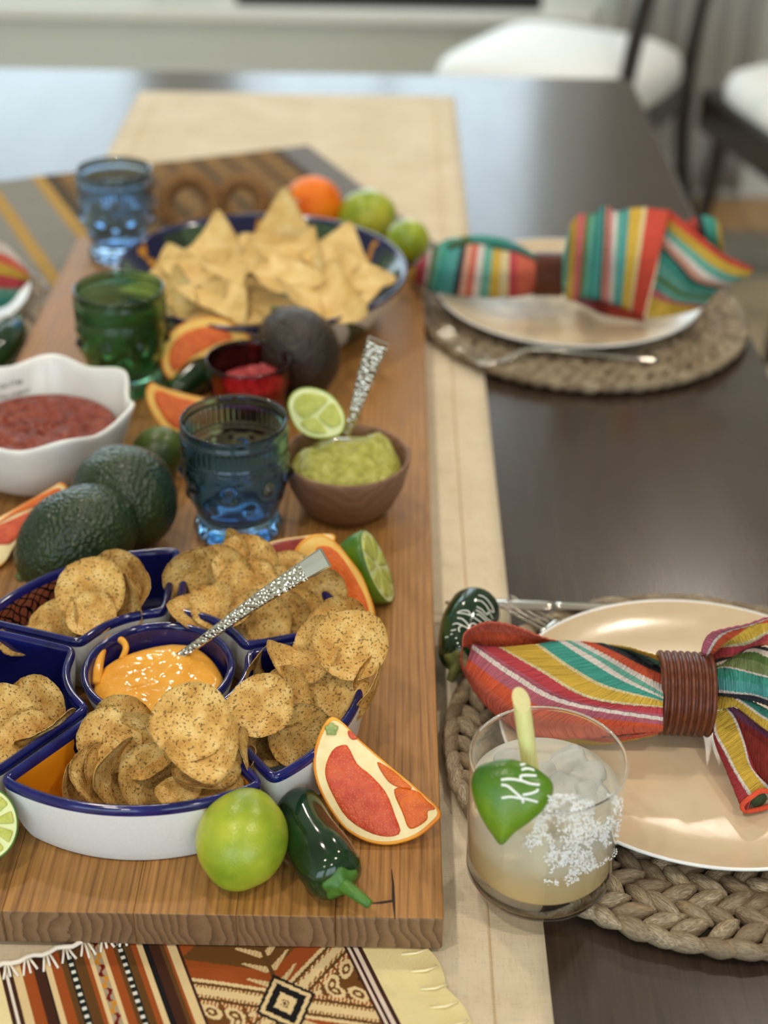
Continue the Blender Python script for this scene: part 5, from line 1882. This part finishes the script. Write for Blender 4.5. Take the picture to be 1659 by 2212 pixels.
# ================================================================== CHIPS
def chip_mesh(v, tri=False):
    rnd = random.Random(100 + v + (50 if tri else 0))
    seg, rings = (54, 7) if not tri else (48, 6)
    c1, c2, tw = rnd.uniform(.16, .5) * (1 if not tri else 1.0), rnd.uniform(-.1, .14), rnd.uniform(-.16, .16)
    if v % 4 == 3:
        c1 += .3
    vs = []
    for side in (1, -1):
        for i in range(rings + 1):
            f = i / rings
            for j in range(seg):
                a = 2 * math.pi * j / seg
                if tri:
                    b = ((a + math.pi / 3) % (2 * math.pi / 3)) - math.pi / 3
                    rr = .62 / math.cos(b)
                    rr = min(rr, 1.12)
                    rr *= 1 + .03 * noise.noise(Vector((math.cos(a) * 3, math.sin(a) * 3, v)))
                else:
                    rr = 1 + .05 * noise.noise(Vector((math.cos(a) * 1.6, math.sin(a) * 1.6, v * 5))) + .03 * noise.noise(Vector((math.cos(a) * 7, math.sin(a) * 7, v * 3)))
                x, y = rr * f * math.cos(a), rr * f * math.sin(a)
                z = c1 * x * x + c2 * y * y + tw * x * y * 1.5 - .1 + .05 * noise.noise(Vector((x * 2.4, y * 2.4, v * 2))) + .02 * noise.noise(Vector((x * 7, y * 7, v)))
                e = 1 - f ** 10
                vs.append(Vector((x, y, z + side * .03 * (.35 + .65 * e))))
    n = (rings + 1) * seg
    fs = grid_faces(rings + 1, seg) + [tuple(i + n for i in f[::-1]) for f in grid_faces(rings + 1, seg)]
    b = rings * seg
    for j in range(seg):
        k = (j + 1) % seg
        fs.append((b + k, b + j, b + j + n, b + k + n))
    return mesh('chip', vs, fs, M['tortilla'] if tri else M['chip'])


CH = [chip_mesh(v) for v in range(10)]
TR = [chip_mesh(v, True) for v in range(7)]


def chip(name, me, px, py, z, az, elv, r, spin, label, group, st=1.0):
    c = at(px, py, z)
    o = bpy.data.objects.new(name, me)
    m = frame(nrm(az, elv), R(spin), c) @ Matrix.Diagonal((r, r * st, r, 1))
    link(o)
    o.matrix_world = m
    return tag(o, label, 'chip', group)


rc_ = 0
def chips(lst, group, where):
    global rc_
    for (px, py, z, az, elv, r, spin, v, st, lab) in lst:
        chip('round_chip', CH[v % 10], px, py, z, az, elv, r / 1000, spin, lab + ' ' + where, group, st)


chips([
    (412, 1556, .0920, -92, 58, 22.4, 20, 0, 1, 'flat topmost chip fully facing up, propped on the dip bowl,'),
    (264, 1572, .0740, -95, 36, 19, 70, 1, 1, 'round chip leaning at the back, farthest back left,'),
    (236, 1598, .0720, -70, 40, 18.5, 10, 2, 1, 'round chip leaning in front of the farthest back one'),
    (322, 1600, .0720, -118, 24, 19, 90, 3, 1, 'pointed curled chip behind the broad upright one'),
    (250, 1668, .0590, -18, 12, 20, 90, 7, 1, 'tall narrow chip standing upright left of the broad one'),
    (328, 1674, .0590, -64, 24, 19.5, 40, 4, 1, 'broad speckled chip standing upright at the front middle'),
    (203, 1678, .0560, -16, 24, 18.5, 80, 5, 1, 'steeply leaning chip second from the left end'),
    (172, 1700, .0530, -28, 28, 16.5, 15, 6, 1, 'leaning chip at the far left end'),
    (222, 1664, .0570, -25, 14, 16, 60, 2, 1, 'mostly hidden sliver of chip between the left leaning chips'),
    (448, 1624, .0800, 222, 76, 20.5, 15, 3, 1, 'gently waved chip lying right under the topmost chip'),
    (446, 1652, .0710, 232, 78, 19.5, 55, 1, 1, 'second waved chip lower under the topmost chip'),
    (528, 1640, .0650, 186, 8, 18, 80, 5, 1, 'chip standing on edge at the right end'),
    (543, 1666, .0580, 182, 10, 14, 20, 6, 1, 'thin chip edge showing beside the right end'),
    (486, 1680, .0640, 245, 80, 15, 35, 8, 1, 'small chip between the waved chips and the front rim'),
    (466, 1702, .0660, -100, 84, 18, 70, 0, .8, 'flat chip lying along the front rim'),
    (388, 1708, .0650, -120, 72, 13, 0, 9, .8, 'small chip edge poking over the front rim'),
    (380, 1650, .0520, -80, 40, 18, 60, 4, 1, 'dark hidden chip under the topmost chip'),
], 'chips in the front dish', 'in the front petal dish')
chips([
    (757, 1394, .0900, -86, 56, 22.4, 10, 4, 1, 'flat round chip topmost and fully facing up'),
    (732, 1358, .0840, -80, 50, 19.5, 50, 1, 1, 'chip peeking out behind the topmost one'),
    (690, 1392, .0820, -118, 46, 17, 80, 6, 1, 'chip peeking out left of the topmost one'),
    (650, 1437, .0780, -60, 82, 21, -8, 3, .7, 'long folded chip lying level in the middle'),
    (724, 1494, .0700, -92, 54, 21.5, 30, 2, 1, 'broad chip facing up in the middle right'),
    (562, 1522, .0780, -108, 62, 20.5, 20, 0, .95, 'broad tilted chip left, next to the front dish,'),
    (604, 1514, .0700, -130, 60, 20, 50, 5, 1, 'thin edged chip behind the broad tilted one'),
    (553, 1452, .0660, -10, 10, 15.5, 60, 7, 1, 'narrow chip standing at the back left corner'),
    (650, 1588, .0600, -72, 24, 19.5, 30, 8, 1, 'chip standing upright nearest the front corner'),
    (798, 1492, .0680, 158, 16, 19.5, 0, 9, 1, 'chip leaning along the outer wall at the right'),
    (789, 1456, .0730, 170, 14, 15, 40, 6, 1, 'small chip edge below the topmost one'),
    (758, 1558, .0540, 150, 30, 11, 20, 1, 1, 'small broken looking chip low behind the orange wedge'),
    (592, 1596, .0500, -120, 44, 18, 70, 3, 1, 'shaded chip low at the left wall'),
    (690, 1535, .0480, -90, 64, 18, 0, 4, 1, 'chip hidden deep under the broad middle one'),
], 'chips in the right dish', 'in the right petal dish')
chips([
    (424, 1246, .0740, -70, 14, 21.5, 90, 1, 1, 'chip standing upright at the far left'),
    (482, 1246, .0720, -95, 22, 22, 30, 5, 1, 'shaded chip standing behind, second from the left'),
    (530, 1222, .0800, -88, 46, 21.5, 60, 2, 1, 'light chip tilted at the back middle'),
    (506, 1186, .0840, -140, 30, 13, 60, 7, 1, 'small chip tip sticking up highest at the back'),
    (538, 1272, .0730, -84, 50, 21, 0, 9, 1, 'browned chip in the middle behind the spoon handle'),
    (436, 1318, .0700, -100, 70, 20.5, 20, 3, .8, 'curled chip lying level at the front left'),
    (478, 1316, .0720, -84, 66, 20, -10, 6, .8, 'second curled chip overlapping the front left one'),
    (556, 1346, .0650, -92, 42, 21.5, 40, 8, 1, 'chip facing forward under the spoon handle'),
    (634, 1334, .0640, -86, 40, 20.5, 10, 0, 1, 'forward facing chip right of the spoon handle'),
    (602, 1340, .0630, -90, 40, 20.5, 30, 5, 1, 'chip edge between the two forward facing ones'),
    (684, 1288, .0700, -78, 34, 20, 70, 4, 1, 'right end chip before the orange half slice'),
    (622, 1246, .0740, -90, 48, 18, 20, 6, 1, 'chip peeking over behind the spoon handle'),
    (600, 1290, .0690, -90, 56, 21, 45, 1, 1, 'chip lying beneath the spoon handle at the middle'),
], 'chips in the back right dish', 'in the back right petal dish')
chips([
    (198, 1278, .0790, -100, 46, 23, 15, 2, 1, 'large flat chip facing forward at the top'),
    (196, 1326, .0730, -95, 62, 16, 60, 0, 1, 'small chip overlapping the lower edge of the large one'),
    (250, 1254, .0760, -85, 40, 20, 60, 4, 1, 'chip behind the large one'),
    (303, 1278, .0720, 200, 16, 18, 90, 7, 1, 'narrow chip standing at the right end'),
    (262, 1316, .0650, 225, 46, 21, 30, 3, 1, 'long tilted chip crossing below the large one'),
    (128, 1350, .0610, -125, 40, 19, 0, 5, 1, 'chip facing forward at the lower left'),
    (56, 1382, .0630, -95, 80, 18, 20, 6, .7, 'flat chip whose thin edge lies at the left'),
    (200, 1362, .0540, -110, 48, 20, 50, 9, 1, 'shaded chip low at the near wall'),
], 'chips in the back left dish', 'in the back left petal dish')
chips([
    (2, 1556, .0700, -75, 40, 21, 10, 8, 1, 'chip cut by the frame edge, in front'),
    (70, 1534, .0660, -98, 44, 20.5, 30, 1, 1, 'chip facing forward at the back'),
    (60, 1614, .0600, -70, 58, 20, 60, 4, 1, 'chip lying lowest at the front'),
    (110, 1590, .0620, 130, 26, 20, 20, 6, .8, 'chip standing on edge along the right wall'),
], 'chips in the left dish', 'in the left petal dish')

TG = 'triangular tortilla chips in the large painted bowl'
for k, (px, py, z, az, elv, r, spin, lab) in enumerate([
    (613, 502, .112, -90, 26, 33, 30, 'tallest upright tortilla chip at the back middle'),
    (468, 532, .102, -88, 44, 30, 32, 'tortilla chip with its tip up at the back left'),
    (575, 540, .104, -80, 58, 28, 80, 'tortilla chip just left of the tallest one'),
    (640, 552, .110, -110, 52, 31, 10, 'tortilla chip directly below the tallest one'),
    (735, 552, .106, -60, 44, 34, 20, 'pale tortilla chip right of the tallest one'),
    (782, 596, .098, -60, 50, 26, 70, 'tortilla chip at the right end of the heap'),
    (375, 578, .096, -130, 52, 30, 45, 'tortilla chip at the far left of the heap'),
    (425, 588, .100, -95, 58, 30, 100, 'tortilla chip lying left of the middle'),
    (525, 585, .106, -80, 66, 32, 15, 'tortilla chip lying level in the middle of the heap'),
    (605, 595, .106, -65, 60, 33, 55, 'tortilla chip tilted in the middle right of the heap'),
    (700, 640, .096, -82, 54, 37, 25, 'large broad tortilla chip at the front right'),
    (762, 628, .094, -75, 54, 27, 90, 'tortilla chip under the one at the right end'),
    (478, 630, .100, -100, 52, 32, 5, 'curled tortilla chip left of the middle front'),
    (380, 645, .088, -140, 24, 29, 35, 'tortilla chip standing at the front left wall'),
    (425, 662, .088, -120, 34, 28, 90, 'tortilla chip leaning at the front left behind the orange half moon'),
    (560, 662, .088, -90, 52, 30, 62, 'shaded tortilla chip at the front middle'),
    (648, 684, .086, -95, 56, 30, 10, 'tortilla chip behind the brown avocado'),
    (560, 612, .096, -100, 70, 30, 85, 'tortilla chip lying under the level one in the middle'),
    (690, 585, .100, -85, 60, 30, 70, 'tortilla chip between the pale one and the broad one'),
    (340, 612, .090, -120, 50, 26, 20, 'small tortilla chip tip at the left rim behind the green tumbler'),
    (520, 684, .082, -90, 48, 27, 30, 'tortilla chip low at the front rim, left of the avocado'),
    (745, 590, .098, -75, 56, 30, 40, 'tortilla chip below the pale one'),
]):
    chip('tortilla_chip', TR[k % 7], px, py, z - .004, az, elv + (16 if k else 4), r * 1.13 / 1000, spin, lab, TG)

# ================================================================== CHAIRS
seat_m = speck('white_upholstery', (238, 238, 234), (230, 230, 226), 300, .6, .8, .1)
dark_m = Mat('dark_walnut', (40, 32, 28), .35).m


def chair(loc, ang, label):
    t = root('dining_chair', (loc[0], loc[1], FZ + .0135), label, 'chair', 'white cushioned dining chairs')
    L = Vector((loc[0], loc[1], 0))
    rot = Matrix.Rotation(ang, 4, 'Z')
    W = lambda g: ([L + rot @ Vector(v) for v in g[0]], g[1])
    f0 = FZ + .0135
    rings = []
    for (s, z) in [(.80, .405), (.94, .412), (1.0, .435), (1.0, .46), (.96, .482), (.82, .500), (.5, .512), (.02, .515)]:
        ring = []
        for k in range(48):
            a = 2 * math.pi * k / 48
            ca, sa = math.cos(a), math.sin(a)
            e = .5
            x = .235 * math.copysign(abs(ca) ** e, ca) * s
            y = .245 * math.copysign(abs(sa) ** e, sa) * s * (1 + .06 * (x / .235))
            ring.append(Vector((x, y, f0 + z)))
        rings.append(ring)
    part('seat_cushion', W(loft(rings)), seat_m, t)
    part('seat_frame', W(box(-.225, .245, -.25, .25, f0 + .35, f0 + .44, .01)), dark_m, t, False)
    for sy in (-1, 1):
        part('leg', W(tube(cr([(.20, sy * .20, f0 + .40), (.215, sy * .205, f0 + .2), (.24, sy * .215, f0)], 10), [.021 - .008 * i / 9 for i in range(10)], 10)), dark_m, t)
        part('leg', W(tube(cr([(-.215, sy * .205, f0 + .42), (-.235, sy * .205, f0 + .2), (-.31, sy * .205, f0)], 10), [.021 - .006 * i / 9 for i in range(10)], 10)), dark_m, t)
        part('back_post', W(tube(cr([(-.215, sy * .205, f0 + .40), (-.235, sy * .205, f0 + .6), (-.30, sy * .205, f0 + .95)], 12), .017, 10)), dark_m, t)
    part('top_rail', W(tube(cr([(-.30, -.215, f0 + .93), (-.325, 0, f0 + .94), (-.30, .215, f0 + .93)], 12), .024, 10)), dark_m, t)
    return t


chair((.375, 3.275), math.atan2(.48, -.876), 'white cushioned dark wood dining chair beyond the far end of the table')
chair((.965, 3.02), R(194), 'white cushioned dark wood dining chair cut off at the right frame edge')
